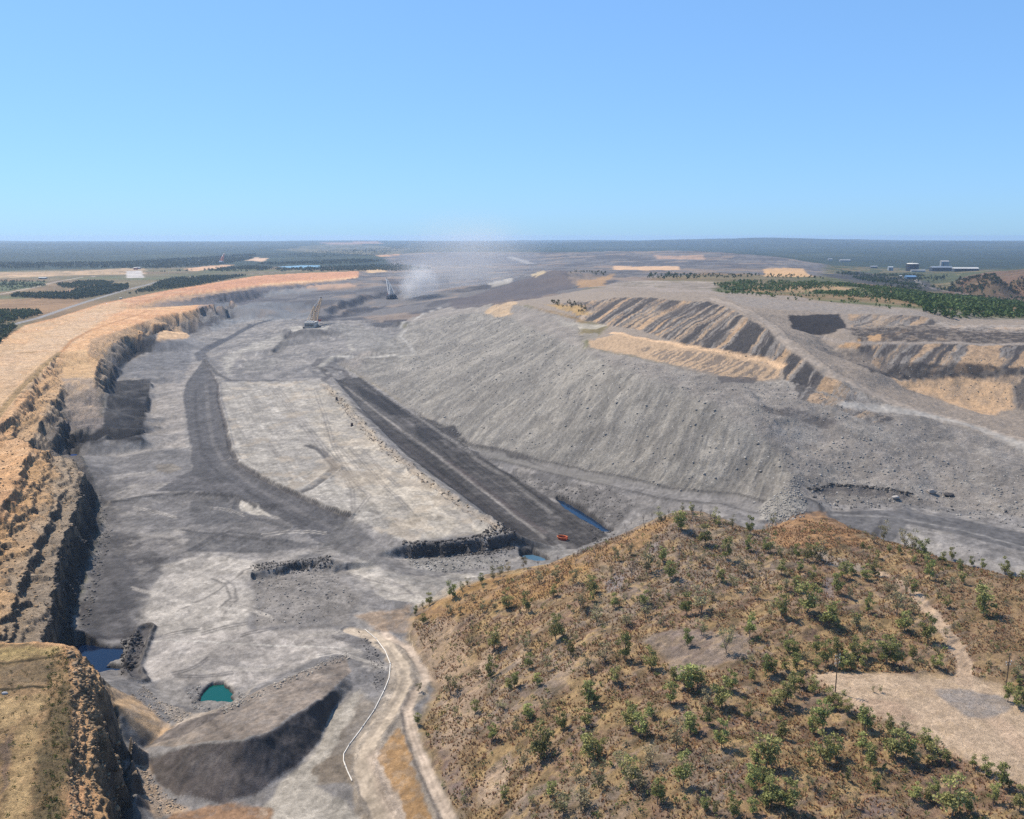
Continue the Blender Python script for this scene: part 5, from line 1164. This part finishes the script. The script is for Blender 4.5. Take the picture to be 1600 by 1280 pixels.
# ------------------------------------------------------------------ trees of the scrub hill
M_BARK = mat('grey bark', (118,104,90), .9, .3, 3.0)
M_DEAD = mat('dead grey wood', (128,116,108), .9, .25, 3.0)
M_GREEN = leaf_mat('green gum leaves', (0,0,0), .30)
def tree_meshes(kind, seed):
    g = np.random.default_rng(seed); r = random.Random(seed)
    tb = MB(); lean = Vector((r.uniform(-.06, .06), r.uniform(-.06, .06), 0))
    top = Vector((0, 0, .24 if kind != 'dead' else .42)) + lean
    r0 = .022 if kind != 'dead' else .020
    tb.tube((0, 0, -.06), tuple(top * .5), r0, r0 * .8, 6); tb.tube(tuple(top * .5), tuple(top), r0 * .8, r0 * .6, 6)
    tips = []
    nl = {'green': 7, 'olive': 6, 'dead': 9}[kind]
    for i in range(nl):
        a = i * 2.4 + r.uniform(-.4, .4); st = top * r.uniform(.45, 1.0)
        h = (r.uniform(.32, .9) if kind != 'dead' else r.uniform(.5, .92)) if i else .95; w_ = r.uniform(.10, .27) * (1.25 - h * .5)
        if kind == 'dead': w_ *= .8
        e = Vector((math.cos(a) * w_, math.sin(a) * w_, h)); m_ = st.lerp(e, .5) + Vector((math.cos(a), math.sin(a), 0)) * .03
        tb.tube(tuple(st), tuple(m_), r0 * .5, r0 * .36, 5); tb.tube(tuple(m_), tuple(e), r0 * .36, r0 * .14, 4); tips.append(e)
        for j in range(3 if kind == 'dead' else 1):
            b = a + r.uniform(-1.2, 1.2); s2 = m_.lerp(e, r.uniform(.1, .8)); e2 = s2 + Vector((math.cos(b) * .09, math.sin(b) * .09, r.uniform(.05, .14)))
            tb.tube(tuple(s2), tuple(e2), r0 * .2, r0 * .08, 4, False)
    tm = bpy.data.meshes.new('trunk'); tm.from_pydata(tb.v, [], tb.f); tm.update(); tm.materials.append(M_DEAD if kind == 'dead' else M_BARK)
    if kind == 'dead':
        P = np.array([tuple(t) for t in tips[:4]]); n = 9; rad = np.full(len(P), .09); size = np.full(len(P), .035); base = L3((120,112,84)) * .7
    else:
        cl = [tuple(t) for t in tips] + [(r.uniform(-.16, .16), r.uniform(-.16, .16), r.uniform(.22, .62)) for _ in range(8 if kind == 'green' else 4)]
        P = np.array(cl); n = 62 if kind == 'green' else 44
        rad = np.array([r.uniform(.11, .18) for _ in cl]); size = np.full(len(P), .062); base = L3((140,140,84)) * 1.0 if kind == 'green' else L3((150,142,104)) * .95
    C = base[None] * (.8 + .4 * g.random((len(P), 1)))
    P[:, 2] -= rad * .75
    V, Fq, T = leaf_cloud(P, rad, rad * 1.45, n, size, C, seed + 3)
    return mesh_np('crown', V, Fq, M_GREEN, T), tm
TV = {'g': [tree_meshes('green', 300 + i) for i in range(6)], 'o': [tree_meshes('olive', 400 + i) for i in range(5)], 'd': [tree_meshes('dead', 500 + i) for i in range(4)]}
TREES = '''1060,830,30,g 1101,852,30,g 1134,875,34,g 1172,835,24,g 1170,862,28,g 1145,825,22,o 1117,815,20,o 1122,822,14,g 1082,810,24,d 1095,808,22,d 1110,812,18,d 1029,815,22,o 1019,812,18,d 1045,806,14,d 1066,800,14,o 1080,801,13,g
1007,827,14,d 1005,814,12,d 986,822,10,d 976,826,10,d 979,838,15,d 946,845,12,d 930,872,16,d 962,878,20,o 985,868,18,o 1010,895,36,o 1061,870,26,d 1036,878,20,g 1047,905,24,g 987,905,26,d 1029,890,14,o 1085,865,18,d 1097,882,16,o 1126,908,22,g 1162,897,30,o 1182,875,20,d 1197,862,18,g
900,885,16,d 872,878,12,d 841,886,12,d 819,889,18,o 903,868,11,d 909,866,9,d 915,863,9,d 920,885,12,d 884,882,10,d 842,912,22,o 869,905,20,o 897,912,22,o 924,928,30,g 925,940,16,g 865,933,18,g 907,950,26,o 822,958,38,g 869,1000,40,g 960,950,24,g 955,898,12,o 1007,945,20,g 1008,966,28,o 997,945,14,o 1017,935,14,o 1044,938,14,o 1072,962,36,g 1095,958,38,o 1112,938,18,o 1147,922,24,o 1180,935,22,o 979,978,20,o 932,978,28,o 1035,978,16,o 1197,912,18,d
1207,822,18,o 1381,845,28,o 1365,848,14,o 1237,872,20,o 1220,870,18,o 1244,875,22,g 1262,878,30,g 1280,878,30,o 1274,872,26,g 1204,862,20,o 1347,857,10,g 1371,872,12,g 1389,863,12,g 1405,865,14,g 1412,858,28,o 1425,858,24,o 1440,870,24,g 1486,876,20,g 1428,882,16,g 1452,905,38,g 1472,882,18,g 1517,886,16,g 1535,890,14,g 1570,898,26,g 1577,906,16,g 1598,906,16,g 1500,895,22,g 1502,912,20,g
1221,898,24,g 1251,893,18,g 1270,910,24,g 1307,928,34,g 1317,903,24,g 1330,898,20,g 1352,905,22,g 1367,900,22,g 1386,928,20,o 1416,928,28,o 1428,930,22,g 1399,930,18,o 1226,922,26,o 1242,925,24,g 1260,958,46,g 1220,965,40,g 1204,968,30,o 1357,958,34,g 1327,935,16,o 1401,962,34,o 1412,957,20,o 1428,960,24,o 1480,950,18,g 1485,925,20,o 1536,960,38,g 1466,932,12,o 1504,948,12,o 1299,975,30,g 1337,978,20,g 1410,978,16,g
820,1015,28,o 807,1007,16,o 891,1027,30,g 900,1002,16,o 826,1045,24,g 855,1050,24,o 919,1047,32,o 975,1032,46,g 945,1035,32,o 1017,1047,42,g 839,1072,24,g 804,1075,24,g 960,1067,28,g 1074,1010,28,g 1135,1020,38,o 1096,992,24,o 1122,985,16,d 1172,997,40,g 1071,1082,42,g 1089,1075,38,g 1052,1062,20,g 1128,1107,60,g 1142,1080,38,g 1106,1102,24,o 1047,1100,36,g 1172,1037,18,o 1175,1065,24,g 1197,1055,34,g
1170,1125,28,g 1105,1132,26,g 1175,1152,22,o 920,1102,40,g 854,1115,24,o 824,1125,28,g 877,1142,38,g 917,1135,28,g 985,1125,24,g 1016,1120,26,g 1002,1150,36,g 985,1141,40,g 807,1145,26,o 1057,1170,44,o 1079,1147,32,g 1127,1170,44,g 1102,1200,28,o 846,1185,50,g 819,1200,30,o 914,1170,28,g 922,1187,40,g 936,1182,30,g 970,1205,32,o 1017,1197,32,o 985,1225,42,g 995,1237,36,o 1067,1230,60,g 901,1217,24,o 935,1230,44,o 1180,1197,40,g 1197,1200,48,g 1177,1235,40,g 1192,1225,30,g 860,1245,26,g 880,1275,44,o 907,1267,48,o 1027,1257,42,g 1100,1267,32,g 1117,1272,26,g 1146,1277,36,g 1175,1272,26,g 830,1257,20,o 1197,1262,26,g
1231,1020,36,g 1242,1025,22,g 1205,1052,24,g 1227,1047,24,g 1245,1047,22,g 1260,1032,16,o 1275,1020,24,g 1290,1040,36,g 1276,1047,16,g 1317,1047,34,g 1330,1047,22,g 1347,1045,22,g 1307,1025,30,g 1336,1027,26,g 1355,1027,26,g 1370,1025,20,o 1386,1037,36,g 1399,1040,30,g 1396,1017,18,g 1426,1030,22,g 1439,1040,16,o 1467,1047,24,g 1457,1040,18,g 1465,1025,14,o 1450,1005,38,g 1412,987,28,g 1352,997,20,o 1295,982,34,g 1337,982,24,o 1477,995,12,o 1592,1070,16,g 1590,1057,20,o 1575,1097,28,g 1592,1107,38,g 1364,1082,12,o 1375,1082,13,o
1270,1085,24,g 1240,1085,40,g 1227,1102,48,g 1250,1075,24,g 1210,1107,32,g 1297,1105,30,g 1310,1112,28,g 1325,1115,26,g 1286,1140,40,g 1270,1147,36,g 1350,1120,20,g 1350,1140,36,g 1347,1172,30,g 1360,1200,46,g 1287,1195,48,g 1305,1185,40,g 1222,1157,40,g 1390,1145,28,g 1412,1145,20,o 1397,1185,40,g 1417,1185,34,g 1432,1195,22,o 1445,1167,34,g 1457,1192,34,g 1479,1192,26,g 1520,1200,24,g 1542,1212,28,g 1565,1232,40,g 1232,1267,48,g 1204,1260,44,g 1265,1232,20,o 1336,1262,22,o 1325,1220,20,g 1370,1230,24,g 1430,1252,26,g 1450,1252,22,g 1460,1240,30,g 1487,1277,60,g 1512,1272,40,g 1552,1257,36,g 1592,1267,36,g 1265,1197,16,g 1580,977,12,o
671,946,20,g 707,934,28,g 722,929,16,o 731,916,14,o 752,912,16,g 770,909,20,o 782,902,18,o 794,894,14,o 650,962,14,g 661,950,12,o 702,962,18,o 719,960,14,o 739,942,16,o 754,957,24,o 772,955,16,o 791,950,30,g 662,975,16,g 755,922,10,o 772,1017,38,g 735,1010,18,o 767,1060,36,g 795,1080,24,g 705,1085,32,o 712,1122,18,o 655,1082,18,o 652,1132,18,g 742,1115,26,g 770,1157,30,g 747,1057,18,o 692,1232,12,o 789,1252,22,g 795,1155,14,o 725,1255,12,o 767,1080,16,o 786,1110,14,o'''
def region(x, y):
    if x < 800: return "on the hill's left nose" if y <= 985 else 'on the low left flank beside the tracks'
    if x < 1000: return 'on the sloping crest above the coal strip' if y < 900 else ('on the upper left flank' if y < 1060 else 'on the lower left flank')
    if x < 1200: return "around the hill's summit" if y < 900 else ('near the bare grey patch' if y < 1060 else 'below the bare grey patch')
    if y < 900: return 'on the right crest by the dark road'
    if x >= 1480 and y < 1130: return 'right of the track above the pad'
    if y < 1000: return 'between the right crest and gravel pad'
    if y < 1060: return "along the gravel pad's upper edge"
    return 'below the gravel pad'
ORD = ['first', 'second', 'third', 'fourth', 'fifth', 'sixth', 'seventh', 'eighth', 'ninth', 'tenth', 'eleventh', 'twelfth', 'thirteenth', 'fourteenth', 'fifteenth', 'sixteenth', 'seventeenth', 'eighteenth', 'nineteenth', 'twentieth']
def ordn(i): return ORD[i] if i < 20 else ('twenty-' + ORD[i - 20] if i < 29 else ('thirtieth' if i == 29 else ('thirty-' + ORD[i - 30] if i < 39 else ('fortieth' if i == 39 else 'forty-' + ORD[i - 40]))))
TL = []
for tk in TREES.split():
    x, y, h, k = tk.split(','); TL.append((float(x), float(y), float(h), k))
byreg = {}
for i, t in enumerate(TL): byreg.setdefault((region(t[0], t[1]), t[3]), []).append(i)
rank = {}
for ids in byreg.values():
    for n, i in enumerate(sorted(ids, key=lambda j: TL[j][0])): rank[i] = (n, len(ids))
rt = random.Random(5)
for i, (x, y, h, k) in enumerate(TL):
    (wx_, wy_, wz_), t = pick(x, y); H = max(1.8, h * t / F * 1.06 * rt.uniform(.85, 1.2))
    nm = {'g': 'gum_tree', 'o': 'olive_tree', 'd': 'bare_tree'}[k]; nm = 'gum_tree' if k == 'o' else nm
    e = empty(nm, (wx_, wy_, wz_), rt.uniform(0, 6.28), H)
    wd = rt.uniform(.8, 1.3); e.scale = (H * wd, H * wd, H)
    cm, tm = rt.choice(TV[k])
    for pn, me in (('trunk', tm), ('crown', cm)):
        c = bpy.data.objects.new('branches' if (k == 'd' and pn == 'trunk') else pn, me); COL.objects.link(c); c.parent = e
    kind = {'g': 'green gum tree', 'o': 'sparse olive gum tree', 'd': 'bare grey tree'}[k]
    n, tot = rank[i]
    tag(e, ('%s %s' % (kind, region(x, y))) + (', %s from left' % ordn(n) if tot > 1 else ''), 'tree', {'g': 'green gum trees on the scrub hill', 'o': 'sparse olive gum trees on the scrub hill', 'd': 'bare grey trees on the scrub hill'}[k])

# ------------------------------------------------------------------ power poles
M_WOOD = mat('weathered pole timber', (92,76,62), .9, .2, 2.0); M_INS = mat('white porcelain', (225,225,220), .3, .03); M_STEEL = mat('galvanised steel', (150,150,150), .5, .1, metal=.6)
def pole(px, base, top, arms, label, rz):
    (x, y, z), t = pick(px, base); H = (base - top) * t / F * 1.13
    e = empty('power_pole', (x, y, z), rz)
    MB().tube((0, 0, -.5), (0, 0, H), .22, .15, 8).build('pole', M_WOOD, e)
    for f, L in arms:
        MB().box((0, .12, H * f), (L, .14, .16)).build('crossarm', M_WOOD, e)
        for s in (-1, 0, 1) if L > 2 else (-1, 1):
            MB().tube((s * L * .44, .12, H * f + .08), (s * L * .44, .12, H * f + .5), .13, .09, 6).build('insulator', M_INS, e)
        MB().tube((-L * .3, .1, H * f), (0, .1, H * f - .7), .04).tube((L * .3, .1, H * f), (0, .1, H * f - .7), .04).build('brace', M_STEEL, e)
    tag(e, label, 'power pole', 'timber power poles on the scrub hill')
pole(1305, 1082, 1020, ((.88, 2.6), (.80, 2.6), (.70, 2.6)), "timber power pole with three crossarms at the pad's left end", .5)
pole(1571, 1080, 1026, ((.80, 2.8), (.72, 2.0)), 'timber power pole with V shaped crossarm beside bushes right of pad', .3)

# ------------------------------------------------------------------ white pipe beside the access track
pp = [(570,984),(588,999),(602,1018),(610,1038),(608,1060),(600,1080),(585,1110),(562,1143),(546,1164),(537,1179),(537,1190),(543,1206),(550,1221)]
mb = MB(); L = [pick(*p)[0] for p in dens([(float(a), float(b)) for a, b in pp], 8)]
mb.path([(p[0], p[1], p[2] + .26) for p in L], .24, 7)
wp = tag(empty('water_pipe', (0, 0, 0)), 'long white pipe curving along the edge of the access track', 'pipe')
mb.build('tube', mat('dusty white polythene', (214,206,192), .6, .22, .25), wp)
for a, b in list(zip(L[:-1], L[1:]))[2::4]:
    va, vb = Vector(a), Vector(b); d_ = (vb - va).normalized() * .35; o_ = Vector((0, 0, .26)); MB().tube(va + o_ - d_, va + o_ + d_, .34, .34, 8).build('coupling', M_STEEL, wp)

# ------------------------------------------------------------------ dragline bucket on the pit floor
M_RUST = mat('rusty red steel', (172,70,38), .7, .35, .9); M_RIM = mat('worn orange steel', (214,120,70), .6, .25, 1.2); M_BLK = mat('grimy dark steel', (44,40,40), .7, .3, 1.0)
(bx_, by_, bz_), t = pick(879, 843)
e = empty('dragline_bucket', (bx_, by_, bz_), 2.6); tag(e, 'rusty red open bucket lying on the dark strip of the pit floor', 'bucket')
def ring(rx, ry, a0, a1, n): return [(math.cos(a0 + (a1 - a0) * i / n) * rx, math.sin(a0 + (a1 - a0) * i / n) * ry) for i in range(n + 1)]
out, inn = ring(4.4, 2.9, -2.6, 2.6, 20), ring(4.1, 2.6, -2.6, 2.6, 20)
sh = MB()
for (a, b), (c, d) in zip(zip(out[:-1], out[1:]), zip(inn[:-1], inn[1:])):
    n = len(sh.v); sh.v += [(a[0] * .86, a[1] * .86, 0), (b[0] * .86, b[1] * .86, 0), (b[0], b[1], 2.1), (a[0], a[1], 2.1), (c[0] * .86, c[1] * .86, 0), (d[0] * .86, d[1] * .86, 0), (d[0], d[1], 2.1), (c[0], c[1], 2.1)]
    sh.f += [(n, n+1, n+2, n+3), (n+7, n+6, n+5, n+4), (n+3, n+2, n+6, n+7)]
sh.build('shell', M_RUST, e)
MB().path([(p[0], p[1], 2.2) for p in out], .22, 6).build('rim', M_RIM, e)
k = MB(); n = len(inn); k.v = [(p[0] * .86, p[1] * .86, .12) for p in inn]; k.f = [tuple(range(n))]; k.build('floor_plate', M_BLK, e)
for s in (-1, 1): MB().tube((-3.5, s * 1.4, 0), (-3.5, s * 1.4, 2.6), .25).build('arch_post', M_RUST, e)
MB().tube((-3.5, -1.4, 2.6), (-3.5, 1.4, 2.6), .3).build('arch_beam', M_RIM, e)
for i in range(5): MB().box((-4.2, -1.3 + i * .65, .15), (1.2, .3, .25)).build('tooth', M_BLK, e)

# ------------------------------------------------------------------ dark tanks on the pale bench
for px, py, lb in ((526,625,'dark rust brown tank on the pale panel, the farther of two'), (550,666,'dark rust brown tank on the pale panel, the nearer of two')):
    (x, y, z), t = pick(px, py); e = empty('tank', (x, y, z), .4); tag(e, lb, 'tank', 'dark tanks on the pale panel')
    MB().tube((0, 0, .5), (0, 0, 3.4), 1.35, 1.35, 14).build('shell', mat('dark painted steel', (62,34,30), .6, .3), e)
    MB().tube((0, 0, 3.4), (0, 0, 3.9), 1.4, .5, 14).build('lid', M_BLK, e); MB().box((0, 0, .25), (3.2, 3.2, .5)).build('skid', M_BLK, e)

# ------------------------------------------------------------------ draglines
def lattice(mb, A, B, wa, ha, wb, hb, n, r):
    """four chords from A to B with diagonal lacing"""
    A = Vector(A); B = Vector(B); d = (B - A).normalized(); sx = Vector((1, 0, 0)); up = sx.cross(d).normalized()
    def cor(t):
        p = A.lerp(B, t); w_ = wa + (wb - wa) * t; h = ha + (hb - ha) * t
        return [p + sx * (i * w_ / 2) + up * (j * h / 2) for i, j in ((-1, -1), (1, -1), (1, 1), (-1, 1))]
    C = [cor(i / n) for i in range(n + 1)]
    for a, b in zip(C[:-1], C[1:]):
        for i in range(4): mb.tube(a[i], b[i], r, r, 5, False); mb.tube(a[i], b[(i + 1) % 4], r * .6, r * .6, 4, False); mb.tube(a[i], a[(i + 1) % 4], r * .6, r * .6, 4, False)
    return mb
def dragline(px, py, heading, boomc, housec, roofc, label, L=92.0, el=38.0, bucket=True, thick=1.0):
    (x, y, z), t = pick(px, py); e = empty('dragline', (x, y, z), heading); tag(e, label, 'dragline', 'walking draglines in the mine')
    mbm = mat('boom paint', boomc, .6, .12, .1); mh = mat('house cladding', housec, .6, .12, .2); mr_ = mat('house roof', roofc, .6, .08, .2)
    MB().tube((0, 0, -.6), (0, 0, 2.6), 10.5, 10.5, 28).build('tub', M_BLK, e)
    for s in (-1, 1):
        MB().box((s * 14.5, -1, 2.0), (4.2, 25, 3.6), 0, .94).build('walking_shoe', M_BLK, e)
        MB().tube((s * 11.5, -1, 7), (s * 16.2, -1, 7), 2.2, 2.2, 12).build('walking_cam', mh, e)
    h = MB().box((0, -6, 8.4), (21, 31, 11), 0, .985).build('house', mh, e)
    MB().box((0, -6, 14.2), (21.6, 31.6, .7)).build('roof', mr_, h)
    for k in (-6, 0, 6): MB().box((k, -12, 15.8), (3.4, 8, 2.6), 0, .85).build('roof_vent', mr_, h)
    for k in range(6): MB().box((-7.5 + k * 3, -21.65, 8.2), (1.9, .25, 4.6)).build('louvre', M_BLK, h)
    for s in (-1, 1):
        for k in range(5): MB().box((s * 10.6, -17 + k * 5.5, 8.2), (.25, 3.2, 3.6)).build('side_panel', mr_, h)
    c = MB().box((8.0, 11.8, 6.6), (4, 5, 4)).build('operator_cab', mr_, e); MB().box((8.0, 14.4, 7.0), (3.5, .2, 2)).build('window', M_BLK, c)
    er = math.radians(el); tip = (0, 9 + math.cos(er) * L, 6 + math.sin(er) * L); foot = (0, 9, 6); r = .42 * thick
    lattice(MB(), foot, tip, 13, 2.5, 2.6, 2.2, 16, r).build('boom', mbm, e)
    mt = (0, 9 + math.cos(math.radians(72)) * 38, 9 + math.sin(math.radians(72)) * 38)
    m = MB(); lattice(m, (0, 7, 14), mt, 12, 1.6, 2.0, 1.4, 8, r * .8); m.tube((-8, -14, 14.5), mt, r, r, 5); m.tube((8, -14, 14.5), mt, r, r, 5); m.build('mast', mbm, e)
    m = MB()
    for s in (-1, 1):
        for f in (.5, .75, 1.0):
            m.tube((s * .8 + mt[0], mt[1], mt[2]), (s * 1.2, foot[1] + (tip[1] - foot[1]) * f, foot[2] + (tip[2] - foot[2]) * f + 1.2), .16 * thick, None, 4)
    m.build('suspension_ropes', M_STEEL, e)
    MB().tube((-1.2, tip[1], tip[2] + .6), (1.2, tip[1], tip[2] + .6), 1.9, 1.9, 14).build('boom_point_sheave', M_BLK, e)
    if bucket:
        bp_ = (0, tip[1] - 22, 9.0)
        MB().tube((0, tip[1], tip[2]), (0, bp_[1], bp_[2] + 6), .14 * thick, None, 4).tube((0, 10, 5), (0, bp_[1] - 3, bp_[2] + 2), .14 * thick, None, 4).build('hoist_and_drag_ropes', M_STEEL, e)
        b = MB().prism([(-2.6, 0), (2.6, 0), (3.0, 3.4), (2.6, 3.4), (2.3, .4), (-2.3, .4), (-2.6, 3.4), (-3.0, 3.4)], bp_[1] - 3, bp_[1] + 3); b.box((0, bp_[1] + 3.1, bp_[2] * 0 + 1.7), (5.4, .4, 3.4)); b.v = [(p[0], p[1], p[2] + bp_[2]) for p in b.v]; b.build('bucket', M_RUST, e)
    return e
dragline(488, 513, -.045, (176,146,110), (172,164,152), (200,194,184), 'dragline with pale house and tan boom on the grey spoil pad', el=36, L=88, thick=1.5)
dragline(612, 467, .33, (190,186,180), (80,84,92), (92,96,104), 'dragline with dark grey house and white boom beside the dust plume', el=38, L=88, thick=2.2)
dragline(346, 412, -.02, (200,110,80), (224,222,218), (232,230,226), 'distant orange boomed dragline on the plain beyond the orange bank', L=80, el=46, bucket=False, thick=2.6)

# ------------------------------------------------------------------ buildings far off
def shed(px, py, wpx, dep, h, wallc, roofc, label, name='shed', cat='building', rz=0.0, flat=False, grp='plant buildings far off'):
    (x, y, z), t = pick(px, py); w_ = wpx * t / F; e = empty(name, (x, y, z), rz); tag(e, label, cat, grp)
    mw = mat('wall cladding', tuple(int(c * .72) for c in wallc), .7, .15, .05); mr_ = mat('roof sheeting', tuple(int(c * .8) for c in roofc), .6, .12, .05)
    MB().box((0, 0, h / 2 - .5), (w_, dep, h + 1)).build('wall', mw, e)
    r = MB()
    if flat: r.box((0, 0, h + .6), (w_ + 1.2, dep + 1.2, 1.0))
    else:
        k = MB().prism([(-dep / 2 - .8, h), (dep / 2 + .8, h), (0, h + dep * .22)], -w_ / 2 - .8, w_ / 2 + .8)
        r.v = [(q[1], q[0], q[2] + .3) for q in k.v]; r.f = [f[::-1] for f in k.f]
    r.build('roof', mr_, e)
    MB().box((-w_ * .2, -dep / 2 - .1, h * .33), (min(6, w_ * .2), .3, h * .66)).build('door', M_BLK, e)
    return e, w_
e, w_ = shed(212, 421.5, 5, 14, 9, (196,60,44), (200,198,194), 'small red and white shed on the pale pad in the plain')
shed(217, 420.5, 5, 12, 8, (200,198,194), (205,203,200), 'white roofed shed right of the red shed on the plain')
shed(67, 436, 12, 10, 5, (170,172,170), (196,198,198), 'long low pale shed in the green field at far left')
shed(189, 467.5, 3, 4, 3, (216,210,200), (226,222,214), 'tiny pale hut beside the road at the plateau edge')
shed(1320, 409, 16, 22, 10, (180,180,178), (196,196,194), 'white shed at the far left of the coal plant')
shed(1297, 407, 6, 16, 10, (214,214,210), (190,190,188), 'small white shed, leftmost of the coal plant')
shed(1391, 423, 7, 14, 16, (196,206,214), (226,230,232), 'small pale blue tower shed left of the round bin')
shed(1365, 419, 10, 14, 8, (120,126,134), (190,196,200), 'grey shed half hidden in trees left of the bin')
shed(1434, 425, 22, 14, 7, (210,210,208), (190,190,188), 'low white shed at the foot of the round bin')
shed(1422, 436, 15, 22, 8, (110,140,168), (122,166,206), 'blue roofed shed on the dark coal flat')
shed(1407, 434.5, 3, 8, 8, (226,222,214), (232,230,226), 'tiny white hut left of the blue roofed shed')
shed(1470, 424, 32, 30, 18, (64,78,98), (150,160,170), 'tall dark blue coal wash plant shed with pale roof')
shed(1475, 418, 12, 20, 34, (186,190,192), (220,216,210), 'tall pale tower above the dark blue wash plant')
shed(1508, 424, 38, 24, 11, (86,92,102), (236,232,222), 'long low shed with cream roof beside the wash plant')
(x, y, z), t = pick(1425, 424)
e = empty('coal_bin', (x, y, z)); tag(e, 'wide dark round coal bin with pale flat roof', 'coal bin')
R_ = 9.0 * t / F; H_ = 11.5 * t / F
MB().tube((0, 0, -1), (0, 0, H_), R_, R_, 40).build('wall', mat('dark bin wall', (52,58,66), .7, .15, .05), e)
rf = MB().tube((0, 0, H_), (0, 0, H_ + 3), R_ * 1.02, R_ * .8, 40).build('roof', mat('pale bin roof', (206,200,186), .6, .1, .05), e)
MB().box((0, 0, H_ + 6), (7, 7, 7)).build('top_house', M_STEEL, rf)
for i in range(16):
    a = i * math.pi / 8; MB().box((math.cos(a) * R_, math.sin(a) * R_, H_ / 2), (1.2, 1.2, H_), a).build('rib', M_BLK, e)
e2 = empty('conveyor', pick(1445, 423)[0]); tag(e2, 'raised conveyor gantry between round bin and wash plant', 'conveyor')
lattice(MB(), (-60, 0, 26), (60, 0, 14), 4, 4, 4, 4, 12, .5).build('gantry', M_STEEL, e2)
for k in (-40, 0, 40): MB().tube((k, 0, -1), (k, 0, 20 - k * .1), .8).build('trestle', M_STEEL, e2)

# ------------------------------------------------------------------ dust raised by the digging
def dust(name, c, dims, dens, scale, thr, label, rgb=(.96, .93, .90)):
    me = bpy.data.meshes.new(name); bm = bmesh.new(); bmesh.ops.create_icosphere(bm, subdivisions=3, radius=1.0); bm.to_mesh(me); bm.free()
    o = bpy.data.objects.new(name, me); COL.objects.link(o); o.location = c; o.scale = dims
    m, nt, v = vol_mat('airborne dust', 0.0, rgb, .1); l = nt.links
    tc = nt.nodes.new('ShaderNodeTexCoord'); t = nt.nodes.new('ShaderNodeTexNoise'); t.inputs['Scale'].default_value = scale; t.inputs['Detail'].default_value = 3
    l.new(tc.outputs['Object'], t.inputs['Vector'])
    ln2 = nt.nodes.new('ShaderNodeVectorMath'); ln2.operation = 'LENGTH'; l.new(tc.outputs['Object'], ln2.inputs[0])
    fall = nt.nodes.new('ShaderNodeMapRange'); fall.interpolation_type = 'SMOOTHSTEP'; fall.inputs['From Min'].default_value = 1.0; fall.inputs['From Max'].default_value = .15; l.new(ln2.outputs['Value'], fall.inputs['Value'])
    mr = nt.nodes.new('ShaderNodeMapRange'); mr.inputs['From Min'].default_value = thr; mr.inputs['From Max'].default_value = thr + .3; l.new(t.outputs['Fac'], mr.inputs['Value'])
    m1 = nt.nodes.new('ShaderNodeMath'); m1.operation = 'MULTIPLY'; l.new(fall.outputs[0], m1.inputs[0]); l.new(mr.outputs[0], m1.inputs[1])
    m2 = nt.nodes.new('ShaderNodeMath'); m2.operation = 'MULTIPLY'; m2.inputs[1].default_value = dens; l.new(m1.outputs[0], m2.inputs[0]); l.new(m2.outputs[0], v.inputs['Density'])
    me.materials.append(m); tag(o, label, kind='stuff')
(x, y, z), t = pick(654, 464)
dust('dust_plume', (x, y, z + 40), (78, 60, 88), .042, 1.7, .36, 'pale dust plume rising right of the farther dragline')
dust('dust_veil', (x + 130, y + 260, z + 110), (340, 260, 190), 0.0024, 1.2, .30, 'thin veil of dust drifting over the far pit')
